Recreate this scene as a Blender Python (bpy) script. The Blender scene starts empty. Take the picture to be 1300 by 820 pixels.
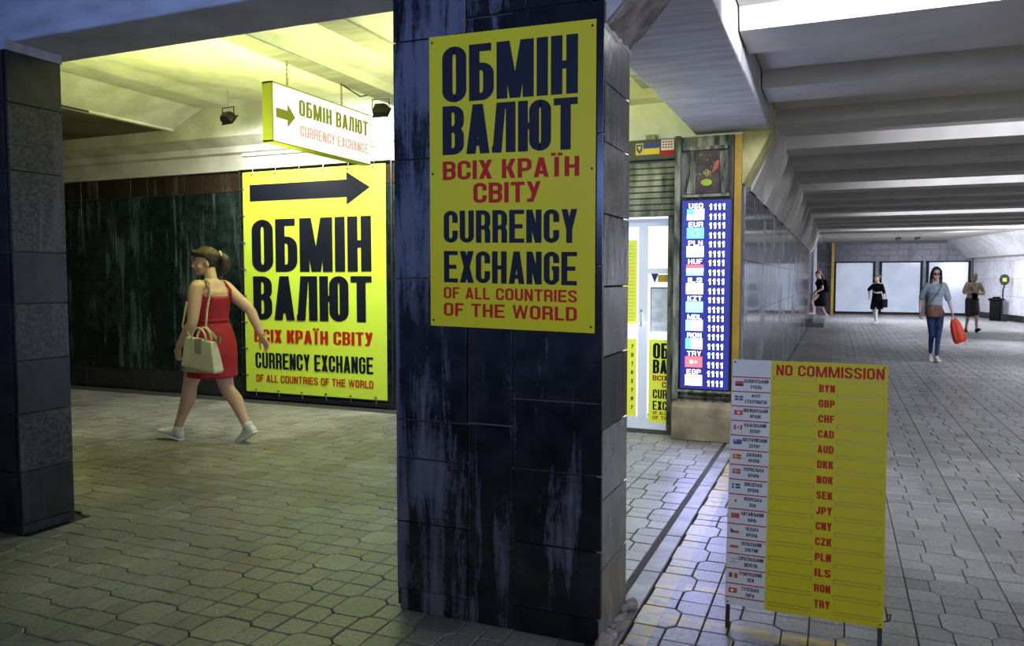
import bpy, bmesh, math, random
from mathutils import Vector, Matrix
random.seed(7)
SC = bpy.context.scene
COL = SC.collection
PI = math.pi

# ------------------------------------------------------------------ camera, world, light, exposure
cam = bpy.data.cameras.new('camera'); camo = bpy.data.objects.new('camera', cam); COL.objects.link(camo)
camo.location = (0, 0, 1.45)
camo.rotation_euler = (PI/2 - math.atan(56/985), 0, math.radians(22.7))
cam.sensor_width = 36; cam.lens = 985/1300*36; cam.clip_start = .05; cam.clip_end = 200
SC.camera = camo
SC.view_settings.view_transform = 'Standard'; SC.view_settings.look = 'None'
SC.view_settings.gamma = 1; SC.view_settings.use_curve_mapping = False
SC.view_settings.exposure = 0.0
W = bpy.data.worlds.new('world'); SC.world = W; W.use_nodes = True
W.node_tree.nodes['Background'].inputs[0].default_value = (.34, .48, 1, 1)
W.node_tree.nodes['Background'].inputs[1].default_value = .16

def lamp(name, kind, loc, power, col=(1, 1, 1), size=.1, aim=None, angle=None, size_y=None, blend=.5):
    l = bpy.data.lights.new(name, kind); l.energy = power; l.color = col
    if kind == 'AREA':
        l.size = size
        if size_y: l.shape = 'RECTANGLE'; l.size_y = size_y
    else: l.shadow_soft_size = size
    if kind == 'SPOT': l.spot_size = angle or 1.5; l.spot_blend = blend
    o = bpy.data.objects.new(name, l); COL.objects.link(o); o.location = loc
    if aim is not None:
        o.rotation_euler = (Vector(aim) - Vector(loc)).to_track_quat('-Z', 'Y').to_euler()
    return o
COOL = (.83, .85, 1); YEL = (.93, 1, .28)
# lamps of the right-hand passage, sunk in the ceiling bays
for bx, by, pw in ((1.5, 4.05, 170), (2.6, 8.36, 44), (2.6, 12.83, 44), (2.6, 18.79, 44), (2.6, 24.75, 44)):
    lamp('bay_lamp', 'AREA', (bx, by, 2.965), pw, COOL, 3.8, (bx, by+1, 2.95), size_y=.06)
lamp('lobby_lamp', 'AREA', (2.3, 29.5, 2.86), 380, COOL, 3.5, (2.3, 30.2, 0), size_y=1.2)
lamp('lobby_daylight_fill', 'AREA', (5.5, 25.0, 2.2), 300, COOL, 1.4, (3.2, 31.5, 1.3), size_y=2.4)
lamp('lobby_daylight_fill', 'AREA', (3.6, 28.0, 2.7), 60, COOL, 1.2, (5.4, 31.5, 1.2), size_y=1.2)  # added fill in mid-lobby, brightening the right-hand wall
for py, pw in ((4.2, 75), (8.5, 110), (13.5, 150), (19.5, 170)):  # added fill out of frame on the right, brightening the passage floor
    q = lamp('passage_floor_fill', 'AREA', (5.2, py, 2.7), pw, COOL, 2.6, (3.3, py, 0), size_y=2.6); q.data.spread = math.radians(88)
# added fill aimed up at the left-hand ceiling, no lamps hang there
lamp('ceiling_fill', 'AREA', (-4.9, 4.7, 2.45), 46, YEL, 2.0, (-4.9, 4.9, 3.3), size_y=1.2)
lamp('ceiling_fill', 'AREA', (-2.6, 5.4, 2.45), 42, YEL, 1.8, (-2.6, 5.6, 3.3), size_y=1.0)
# added light behind the camera, narrowed to the pillar sign and board
ed = lamp('front_fill', 'AREA', (1.6, -3.4, 2.3), 21, (.88, .92, 1), 2.4, (-.6, 3, 1.5), size_y=1.6)
ed.data.spread = math.radians(62)

bs = lamp('blue_fill', 'AREA', (-2.4, -2.6, 2.5), 26, (.22, .38, 1), 3.2, (-2.6, 3, 2.95), size_y=.6); bs.data.spread = math.radians(60)  # added unseen blue light behind the camera, tinting beam and pillar top
# ------------------------------------------------------------------ materials
def nt(m): return m.node_tree.nodes, m.node_tree.links
def pm(name, col, rough=.6, metal=0, var=.12, scale=6., bump=.0, bscale=40., emit=None, est=1., col2=None, spec=.5, rnd=0., stretch=(1, 1, 1)):
    m = bpy.data.materials.new(name); m.use_nodes = True; N, L = nt(m)
    b = N['Principled BSDF']; b.inputs['Roughness'].default_value = rough; b.inputs['Metallic'].default_value = metal
    b.inputs['Specular IOR Level'].default_value = spec
    tc = N.new('ShaderNodeTexCoord'); mp = N.new('ShaderNodeMapping'); mp.inputs['Scale'].default_value = stretch
    L.new(tc.outputs['Object'], mp.inputs[0])
    n = N.new('ShaderNodeTexNoise'); n.inputs['Scale'].default_value = scale; n.inputs['Detail'].default_value = 5
    L.new(mp.outputs[0], n.inputs['Vector'])
    r = N.new('ShaderNodeValToRGB'); L.new(n.outputs[0], r.inputs[0])
    c2 = col2 or tuple(c*(1-var*2) for c in col)
    r.color_ramp.elements[0].position = .35; r.color_ramp.elements[1].position = .65
    r.color_ramp.elements[0].color = (*c2, 1); r.color_ramp.elements[1].color = (*[min(1, c*(1+var*.4)) for c in col], 1)
    out = r.outputs[0]
    if rnd:
        oi = N.new('ShaderNodeObjectInfo'); h = N.new('ShaderNodeHueSaturation'); mr = N.new('ShaderNodeMapRange')
        mr.inputs['To Min'].default_value = 1-rnd; mr.inputs['To Max'].default_value = 1+rnd
        L.new(oi.outputs['Random'], mr.inputs['Value']); L.new(mr.outputs[0], h.inputs['Value']); L.new(out, h.inputs['Color']); out = h.outputs[0]
    L.new(out, b.inputs['Base Color'])
    if bump:
        n2 = N.new('ShaderNodeTexNoise'); n2.inputs['Scale'].default_value = bscale; n2.inputs['Detail'].default_value = 4
        L.new(mp.outputs[0], n2.inputs['Vector'])
        bp = N.new('ShaderNodeBump'); bp.inputs['Strength'].default_value = bump; bp.inputs['Distance'].default_value = .01
        L.new(n2.outputs[0], bp.inputs['Height']); L.new(bp.outputs[0], b.inputs['Normal'])
    if emit:
        b.inputs['Emission Color'].default_value = (*emit, 1); b.inputs['Emission Strength'].default_value = est
    return m

def marble(name, base, base2, streak, amount, rough=.2, sscale=7., rnd=.35, speckle=0., xb=None):
    """dark polished stone with vertical drip marks"""
    m = bpy.data.materials.new(name); m.use_nodes = True; N, L = nt(m); b = N['Principled BSDF']
    tc = N.new('ShaderNodeTexCoord')
    n = N.new('ShaderNodeTexNoise'); n.inputs['Scale'].default_value = 9 if not speckle else 55; n.inputs['Detail'].default_value = 8
    L.new(tc.outputs['Object'], n.inputs['Vector'])
    r = N.new('ShaderNodeValToRGB'); L.new(n.outputs[0], r.inputs[0])
    r.color_ramp.elements[0].position = .4; r.color_ramp.elements[1].position = .64
    r.color_ramp.elements[0].color = (*base, 1); r.color_ramp.elements[1].color = (*base2, 1)
    oi = N.new('ShaderNodeObjectInfo'); h = N.new('ShaderNodeHueSaturation'); mr = N.new('ShaderNodeMapRange')
    mr.inputs['To Min'].default_value = 1-rnd; mr.inputs['To Max'].default_value = 1+rnd
    L.new(oi.outputs['Random'], mr.inputs['Value']); L.new(mr.outputs[0], h.inputs['Value']); L.new(r.outputs[0], h.inputs['Color'])
    # drips: noise squeezed sideways, broken up by a broad patch noise
    mp = N.new('ShaderNodeMapping'); mp.inputs['Scale'].default_value = (sscale, sscale, sscale*.09); L.new(tc.outputs['Object'], mp.inputs[0])
    s = N.new('ShaderNodeTexNoise'); s.inputs['Scale'].default_value = 1.6; s.inputs['Detail'].default_value = 7; s.inputs['Roughness'].default_value = .68
    s.inputs['Distortion'].default_value = .5
    L.new(mp.outputs[0], s.inputs['Vector'])
    p = N.new('ShaderNodeTexNoise'); p.inputs['Scale'].default_value = 1.7; p.inputs['Detail'].default_value = 2; L.new(tc.outputs['Object'], p.inputs['Vector'])
    f = N.new('ShaderNodeTexNoise'); f.inputs['Scale'].default_value = 38; f.inputs['Detail'].default_value = 4; L.new(tc.outputs['Object'], f.inputs['Vector'])
    a = N.new('ShaderNodeMath'); a.operation = 'MULTIPLY_ADD'; a.inputs[1].default_value = .55; L.new(p.outputs[0], a.inputs[0]); L.new(s.outputs[0], a.inputs[2])
    a2 = N.new('ShaderNodeMath'); a2.operation = 'MULTIPLY_ADD'; a2.inputs[1].default_value = .12; L.new(f.outputs[0], a2.inputs[0]); L.new(a.outputs[0], a2.inputs[2])
    sr = N.new('ShaderNodeValToRGB'); sr.color_ramp.elements[0].position = .93-amount*.12; sr.color_ramp.elements[1].position = 1.06-amount*.12
    src = a2.outputs[0]
    if xb is not None:      # the stains gather on the left-hand slabs
        sx = N.new('ShaderNodeSeparateXYZ'); L.new(tc.outputs['Object'], sx.inputs[0]); mb_ = N.new('ShaderNodeMapRange'); L.new(sx.outputs['X'], mb_.inputs['Value'])
        mb_.inputs['From Min'].default_value = xb-.25; mb_.inputs['From Max'].default_value = xb+.25; mb_.inputs['To Min'].default_value = .045; mb_.inputs['To Max'].default_value = -.085
        ad = N.new('ShaderNodeMath'); ad.operation = 'ADD'; L.new(src, ad.inputs[0]); L.new(mb_.outputs[0], ad.inputs[1]); src = ad.outputs[0]
    L.new(src, sr.inputs[0])
    k = N.new('ShaderNodeMath'); k.operation = 'MULTIPLY'; k.inputs[1].default_value = min(1, .35+amount*.5); L.new(sr.outputs[0], k.inputs[0])
    mx = N.new('ShaderNodeMix'); mx.data_type = 'RGBA'; L.new(k.outputs[0], mx.inputs[0]); L.new(h.outputs[0], mx.inputs[6]); mx.inputs[7].default_value = (*streak, 1)
    L.new(mx.outputs[2], b.inputs['Base Color'])
    rr = N.new('ShaderNodeMath'); rr.operation = 'MULTIPLY_ADD'; rr.inputs[1].default_value = .45; rr.inputs[2].default_value = rough; L.new(k.outputs[0], rr.inputs[0])
    L.new(rr.outputs[0], b.inputs['Roughness'])
    bp = N.new('ShaderNodeBump'); bp.inputs['Strength'].default_value = .05; bp.inputs['Distance'].default_value = .003; L.new(s.outputs[0], bp.inputs['Height']); L.new(bp.outputs[0], b.inputs['Normal'])
    return m

def paver_mat():
    m = bpy.data.materials.new('paver_concrete'); m.use_nodes = True; N, L = nt(m); b = N['Principled BSDF']
    tc = N.new('ShaderNodeTexCoord')
    n = N.new('ShaderNodeTexNoise'); n.inputs['Scale'].default_value = 60; n.inputs['Detail'].default_value = 4; L.new(tc.outputs['Object'], n.inputs['Vector'])
    r = N.new('ShaderNodeValToRGB'); L.new(n.outputs[0], r.inputs[0]); r.color_ramp.elements[0].position = .3; r.color_ramp.elements[1].position = .7
    r.color_ramp.elements[0].color = (.20, .20, .193, 1); r.color_ramp.elements[1].color = (.36, .36, .347, 1)
    n2 = N.new('ShaderNodeTexNoise'); n2.inputs['Scale'].default_value = 1.3; n2.inputs['Detail'].default_value = 6; L.new(tc.outputs['Object'], n2.inputs['Vector'])
    r2 = N.new('ShaderNodeValToRGB'); L.new(n2.outputs[0], r2.inputs[0]); r2.color_ramp.elements[0].position = .3; r2.color_ramp.elements[1].position = .62
    r2.color_ramp.elements[0].color = (.45, .45, .44, 1); r2.color_ramp.elements[1].color = (1, 1, 1, 1)
    mu = N.new('ShaderNodeMix'); mu.data_type = 'RGBA'; mu.blend_type = 'MULTIPLY'; mu.inputs[0].default_value = .8
    L.new(r.outputs[0], mu.inputs[6]); L.new(r2.outputs[0], mu.inputs[7])
    at = N.new('ShaderNodeAttribute'); at.attribute_name = 'tone'
    h = N.new('ShaderNodeHueSaturation'); L.new(at.outputs['Fac'], h.inputs['Value']); L.new(mu.outputs[2], h.inputs['Color'])
    # worn yellow guide line painted along the kerb and one across it
    sep = N.new('ShaderNodeSeparateXYZ'); L.new(tc.outputs['Object'], sep.inputs[0])
    def band(out, c, hw):
        a = N.new('ShaderNodeMath'); a.operation = 'SUBTRACT'; a.inputs[1].default_value = c; L.new(out, a.inputs[0])
        d = N.new('ShaderNodeMath'); d.operation = 'ABSOLUTE'; L.new(a.outputs[0], d.inputs[0])
        e = N.new('ShaderNodeMath'); e.operation = 'LESS_THAN'; e.inputs[1].default_value = hw; L.new(d.outputs[0], e.inputs[0]); return e.outputs[0]
    def mul(a_, b_):
        e = N.new('ShaderNodeMath'); e.operation = 'MULTIPLY'; L.new(a_, e.inputs[0]); L.new(b_, e.inputs[1]); return e.outputs[0]
    s1 = mul(band(sep.outputs['X'], -.715, .048), band(sep.outputs['Y'], 3.6, 3.4))
    s2 = mul(band(sep.outputs['X'], -.29, .37), band(sep.outputs['Y'], 3.245, .045))
    s3 = mul(band(sep.outputs['X'], -.52, .11), band(sep.outputs['Y'], 3.63, .04))
    mx_ = N.new('ShaderNodeMath'); mx_.operation = 'MAXIMUM'; L.new(s1, mx_.inputs[0]); L.new(s2, mx_.inputs[1])
    mx2 = N.new('ShaderNodeMath'); mx2.operation = 'MAXIMUM'; L.new(mx_.outputs[0], mx2.inputs[0]); L.new(s3, mx2.inputs[1])
    n3 = N.new('ShaderNodeTexNoise'); n3.inputs['Scale'].default_value = 16; n3.inputs['Detail'].default_value = 7; n3.inputs['Roughness'].default_value = .7; L.new(tc.outputs['Object'], n3.inputs['Vector'])
    r3 = N.new('ShaderNodeValToRGB'); L.new(n3.outputs[0], r3.inputs[0]); r3.color_ramp.elements[0].position = .36; r3.color_ramp.elements[1].position = .54
    fac = mul(mx2.outputs[0], r3.outputs[0])
    my = N.new('ShaderNodeMix'); my.data_type = 'RGBA'; L.new(fac, my.inputs[0]); L.new(h.outputs[0], my.inputs[6]); my.inputs[7].default_value = (.46, .36, .07, 1)
    L.new(my.outputs[2], b.inputs['Base Color'])
    rr = N.new('ShaderNodeMapRange'); rr.inputs['To Min'].default_value = .28; rr.inputs['To Max'].default_value = .55; L.new(n2.outputs[0], rr.inputs['Value']); L.new(rr.outputs[0], b.inputs['Roughness'])
    bp = N.new('ShaderNodeBump'); bp.inputs['Strength'].default_value = .25; bp.inputs['Distance'].default_value = .003; L.new(n.outputs[0], bp.inputs['Height']); L.new(bp.outputs[0], b.inputs['Normal'])
    return m

def em(name, col, st):
    return pm(name, tuple(c*.12 for c in col), .5, emit=col, est=st, var=0, spec=.2)
M = dict(
    holder=pm('holder_yellow', (.36, .33, .02), .35, var=.02),
    paver=paver_mat(),
    joint=pm('floor_joint_dirt', (.042, .042, .038), .9, bump=.4),
    kerb=pm('kerb_concrete', (.30, .31, .31), .45, var=.25, scale=5, bump=.2),
    grime=pm('drain_grime', (.05, .045, .04), .8, bump=.5),
    plaster=pm('ceiling_plaster', (.47, .45, .405), .85, var=.06, scale=3, bump=.12, bscale=25),
    whitewash=pm('whitewash', (.74, .74, .72), .8, var=.10, scale=4, bump=.25, bscale=30),
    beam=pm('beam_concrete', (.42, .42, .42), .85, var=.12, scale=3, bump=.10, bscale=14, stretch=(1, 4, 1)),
    beamx=pm('beam_concrete_cross', (.42, .42, .42), .85, var=.12, scale=3, bump=.10, bscale=14, stretch=(1, 1, 4)),
    rough=pm('broken_concrete', (.34, .31, .30), .95, var=.3, scale=9, bump=1., bscale=28),
    olive=pm('olive_shade_plaster', (.16, .15, .09), .9, var=.2, scale=2, bump=.3),
    cornice=pm('cornice_plaster', (.62, .62, .55), .8, var=.14, scale=2.5, bump=.3),
    m_front=marble('marble_dripped', (.004, .005, .007), (.012, .014, .019), (.10, .11, .15), .75, .2, 7., xb=-1.3),
    m_side=marble('marble_grey', (.17, .17, .18), (.23, .23, .25), (.30, .30, .33), .2, .22, 8., .25),
    m_speck=marble('granite_speckled', (.014, .013, .011), (.075, .07, .062), (.15, .14, .14), .1, .4, 8., .1, 1),
    m_dark=marble('granite_dark', (.014, .015, .014), (.03, .031, .03), (.06, .06, .06), .1, .35, 8., .2),
    m_wall=marble('marble_green_black', (.008, .014, .013), (.017, .030, .028), (.11, .15, .145), .45, .16, 5.5, .4),
    m_brown=marble('granite_brown', (.022, .015, .009), (.052, .034, .021), (.12, .12, .1), .5, .3, 8., .35, 1),
    m_corr=marble('marble_passage', (.11, .115, .135), (.18, .185, .21), (.32, .32, .35), .6, .1, 6., .15),
    m_back=marble('granite_lobby', (.030, .033, .046), (.065, .07, .092), (.2, .2, .24), .3, .35, 5., .2),
    m_white=marble('marble_white', (.60, .60, .62), (.74, .74, .76), (.40, .40, .42), .35, .3, 5., .12),
    grout=pm('grout', (.12, .12, .12), .9),
    mortar=pm('wall_mortar', (.13, .14, .13), .9),
    yellow=pm('sign_yellow', (.58, .52, .010), .45, spec=.2, var=.02, scale=2),
    banner=pm('banner_yellow', (.62, .80, .06), .42, var=.01, scale=2, bump=.06, bscale=3),
    black=pm('print_black', (.006, .008, .016), .5, spec=.22, var=0),  # blue sheen of reflected light put into the base colour
    red=pm('print_red', (.42, .018, .010), .5, spec=.15, var=0),
    white=pm('white_paint', (.62, .64, .68), .45, var=.04),
    kiosk=pm('kiosk_shutter', (.27, .27, .19), .5, metal=.2, var=.45, scale=3, stretch=(3, 3, .6)),
    kioskdark=pm('kiosk_housing', (.05, .055, .04), .5, var=.2),
    post=pm('yellow_post', (.42, .26, .008), .5, var=.15, scale=4),
    tan=pm('plinth_plaster', (.35, .30, .19), .85, var=.25, scale=5, bump=.5),
    dirty=pm('dirty_marble', (.30, .30, .24), .6, col2=(.03, .035, .03), scale=5, stretch=(4, 4, .8), bump=.3),
    metal=pm('dark_metal', (.018, .018, .018), .45, metal=.3, var=.1),
    steel=pm('steel', (.45, .45, .45), .35, metal=.9, var=.1),
    gold=pm('brass', (.4, .3, .08), .35, metal=.8, var=.1),
    cable=pm('cable', (.03, .03, .03), .6),
    led_case=pm('led_case', (.02, .022, .05), .3, emit=(.05, .07, .75), est=.45, var=0),
    led_white=em('led_white', (.86, .9, 1), 5.), led_blue=em('led_blue', (.10, .42, 1), 3.5), led_red=em('led_red', (1, .10, .12), 3.2),
    led_pale=em('led_pale', (1, .75, .8), 3.6), led_cyan=em('led_cyan', (.2, .65, 1), 3.6),
    tube=em('lamp_glass', (.95, .97, 1), 6.),
    box_face=em('lightbox_face', (1, 1, .84), 1.35), box_back_fill=em('lightbox_back_fill', (.96, 1, .32), 15.0), box_text=em('lightbox_print_yellow', (.30, .34, .02), .7), box_pink=em('lightbox_print_red', (1, .40, .30), .9),
    box_side=pm('lightbox_side', (.22, .24, .012), .4, emit=(.5, .5, .02), est=.02, var=.03),
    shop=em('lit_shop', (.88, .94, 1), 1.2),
    panel=pm('window_film', (.52, .58, .66), .14, var=.05, scale=2, emit=(.62, .72, .9), est=.05),
    glass=pm('glass', (.8, .86, .9), .05, var=0),
    skin=pm('skin', (.55, .36, .25), .5, var=.04), skin2=pm('skin_pale', (.62, .43, .35), .5, var=.04), skin3=pm('skin_tan', (.50, .34, .26), .55, var=.05),
    reddress=pm('red_dress', (.34, .003, .012), .7, var=.12, scale=9), hairb=pm('hair_brown', (.055, .030, .012), .45, var=.4, scale=30, bump=.5, bscale=120, stretch=(1, 1, .3)),
    hairk=pm('hair_black', (.010, .008, .009), .4, var=.2, scale=30, bump=.4, bscale=90), hairg=pm('hair_grey', (.4, .38, .36), .6, scale=40),
    cream=pm('cream_leather', (.62, .60, .40), .4, var=.05), creamd=pm('cream_leather_dark', (.35, .34, .22), .45, var=.05),
    shoe=pm('white_shoe', (.62, .62, .58), .5, var=.06), sole=pm('shoe_sole', (.72, .70, .62), .5, var=.05),
    blueshirt=pm('light_blue_shirt', (.30, .40, .47), .8, var=.12, scale=14), jeans=pm('blue_jeans', (.010, .038, .13), .8, var=.3, scale=10), brownbag=pm('brown_leather', (.16, .075, .03), .4, var=.2),
    orange=pm('red_orange_fabric', (.75, .06, .02), .6, var=.2, scale=14, bump=.4, bscale=14, stretch=(3, 3, .5)),
    blackc=pm('black_cloth', (.006, .006, .009), .85, var=.3, spec=.1), beige=pm('beige_shirt', (.50, .42, .31), .8, var=.2, scale=10), darksh=pm('dark_shorts', (.035, .033, .03), .8, var=.2),
    lens=pm('sunglass_lens', (.01, .01, .01), .1, var=0), lips=pm('lips', (.38, .08, .07), .5, var=0), strapred=pm('cap_red', (.3, .03, .04), .6),
    green=pm('tape_green', (.45, .65, .02), .5, emit=(.5, .7, .02), est=.15, var=0), bin=pm('bin_plastic', (.006, .006, .008), .7, spec=.1),
    orangep=pm('fruit_red', (.5, .1, .03), .5), lime=pm('lime_green', (.35, .5, .03), .5), pic=pm('poster_dark', (.03, .018, .015), .35, col2=(.08, .05, .04), scale=9), yl=pm('pepper_yellow', (.7, .6, .05), .5),
    navy=pm('flag_navy', (.02, .04, .22), .5, var=0), flagred=pm('flag_red', (.5, .03, .02), .5, var=0), lightblue=pm('sticker_blue', (.12, .25, .45), .5, var=0), flagyellow=pm('flag_yellow', (.7, .5, .02), .5, var=0),
)

# ------------------------------------------------------------------ mesh helpers
class MB:
    def __init__(s): s.v = []; s.f = []
    def add(s, vs, fs):
        o = len(s.v); s.v += [tuple(v) for v in vs]; s.f += [tuple(i+o for i in f) for f in fs]; return s
    def box(s, x0, x1, y0, y1, z0, z1):
        return s.add([(x0, y0, z0), (x1, y0, z0), (x1, y1, z0), (x0, y1, z0), (x0, y0, z1), (x1, y0, z1), (x1, y1, z1), (x0, y1, z1)],
                     [(3, 2, 1, 0), (4, 5, 6, 7), (0, 1, 5, 4), (1, 2, 6, 5), (2, 3, 7, 6), (3, 0, 4, 7)])
    def prism(s, poly, axis, a, b):
        """poly: 2-D outline swept along axis from a to b (outline axes are the other two, in xyz order)"""
        n = len(poly)
        def p(q, t): return {0: (t, q[0], q[1]), 1: (q[0], t, q[1]), 2: (q[0], q[1], t)}[axis]
        vs = [p(q, a) for q in poly] + [p(q, b) for q in poly]
        fs = [tuple(range(n-1, -1, -1)), tuple(range(n, 2*n))] + [(i, (i+1) % n, n+(i+1) % n, n+i) for i in range(n)]
        return s.add(vs, fs)
    def rings(s, rs, cap=True):
        n = len(rs[0]); o = len(s.v)
        for r in rs: s.v += [tuple(p) for p in r]
        for k in range(len(rs)-1):
            for i in range(n):
                j = (i+1) % n; s.f.append((o+k*n+i, o+k*n+j, o+(k+1)*n+j, o+(k+1)*n+i))
        if cap:
            s.f.append(tuple(o+i for i in range(n-1, -1, -1))); s.f.append(tuple(o+(len(rs)-1)*n+i for i in range(n)))
        return s
    def tube(s, pts, rad, seg=10, flat=1., up=None):
        pts = [Vector(p) for p in pts]; rs = []
        if not hasattr(rad, '__len__'): rad = [rad]*len(pts)
        a = None
        for i, p in enumerate(pts):
            d = (pts[min(i+1, len(pts)-1)]-pts[max(i-1, 0)]).normalized()
            if up: a = d.cross(Vector(up)).normalized()
            elif a is None: a = d.cross(Vector((0, 0, 1)) if abs(d.z) < .9 else Vector((0, 1, 0))).normalized()
            else: a = (a-d*a.dot(d)).normalized()
            b = a.cross(d).normalized()
            rs.append([p+a*math.cos(t)*rad[i]+b*math.sin(t)*rad[i]*flat for t in (2*PI*k/seg for k in range(seg))])
        return s.rings(rs)
    def limb(s, pts, rad, seg=12, flat=1., up=None):
        """tube with rounded ends and smooth extra stations"""
        pts = [Vector(p) for p in pts]; P_, R_ = [], []
        n = len(pts)
        for i in range(n-1):
            p0 = pts[max(i-1, 0)]; p1 = pts[i]; p2 = pts[i+1]; p3 = pts[min(i+2, n-1)]
            for k in range(4):
                t = k/4
                P_.append(.5*((2*p1)+(p2-p0)*t+(2*p0-5*p1+4*p2-p3)*t*t+(-p0+3*p1-3*p2+p3)*t**3)); R_.append(rad[i]*(1-t)+rad[i+1]*t)
        P_.append(pts[-1]); R_.append(rad[-1])
        d0 = (P_[0]-P_[1]).normalized(); d1 = (P_[-1]-P_[-2]).normalized()
        P_ = [P_[0]+d0*R_[0]*.9, P_[0]+d0*R_[0]*.6]+P_+[P_[-1]+d1*R_[-1]*.6, P_[-1]+d1*R_[-1]*.9]
        R_ = [R_[0]*.3, R_[0]*.75]+R_+[R_[-1]*.75, R_[-1]*.3]
        return s.tube(P_, R_, seg, flat, up)
    def ell(s, c, r, seg=14, rg=9, rot=None):
        rs = []
        for k in range(1, rg):
            a = -PI/2+PI*k/rg
            rs.append([Vector((r[0]*math.cos(a)*math.cos(t), r[1]*math.cos(a)*math.sin(t), r[2]*math.sin(a))) for t in (2*PI*i/seg for i in range(seg))])
        if rot: rs = [[rot @ p for p in q] for q in rs]
        rs = [[p+Vector(c) for p in q] for q in rs]
        return s.rings(rs)
    def lathe(s, c, prof, seg=20):
        return s.rings([[(c[0]+r*math.cos(2*PI*k/seg), c[1]+r*math.sin(2*PI*k/seg), c[2]+z) for k in range(seg)] for r, z in prof])
    def poly(s, pts): return s.add(pts, [tuple(range(len(pts)))])
    def build(s, name, mat, parent=None, smooth=False, bevel=0, remesh=0, smo=0, sub=0, fix=True):
        me = bpy.data.meshes.new(name); me.from_pydata([tuple(v) for v in s.v], [], s.f)
        if fix and not getattr(s, 'nofix', False):
            bm = bmesh.new(); bm.from_mesh(me); bmesh.ops.recalc_face_normals(bm, faces=bm.faces); bm.to_mesh(me); bm.free()
        if smooth: me.shade_smooth()
        me.materials.append(M[mat] if isinstance(mat, str) else mat)
        o = bpy.data.objects.new(name, me); COL.objects.link(o)
        if parent: o.parent = parent
        if remesh:
            r = o.modifiers.new('r', 'REMESH'); r.mode = 'VOXEL'; r.voxel_size = remesh; r.use_smooth_shade = True
            q = o.modifiers.new('s', 'SMOOTH'); q.iterations = smo or 4; q.factor = .5
        if sub: q = o.modifiers.new('u', 'SUBSURF'); q.levels = q.render_levels = sub
        if bevel: q = o.modifiers.new('b', 'BEVEL'); q.width = bevel; q.segments = 2; q.limit_method = 'ANGLE'
        return o
def tag(o, label=None, cat=None, group=None, kind=None):
    for k, v in (('label', label), ('category', cat), ('group', group), ('kind', kind)):
        if v: o[k] = v
    return o
def thing(name, label, cat, loc=(0, 0, 0), rz=0, group=None, kind=None):
    o = bpy.data.objects.new(name, None); COL.objects.link(o); o.location = loc; o.rotation_euler = (0, 0, rz); o.empty_display_size = .1
    return tag(o, label, cat, group, kind)
def box(name, b, mat, parent=None, bevel=0): return MB().box(*b).build(name, mat, parent, bevel=bevel)

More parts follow.
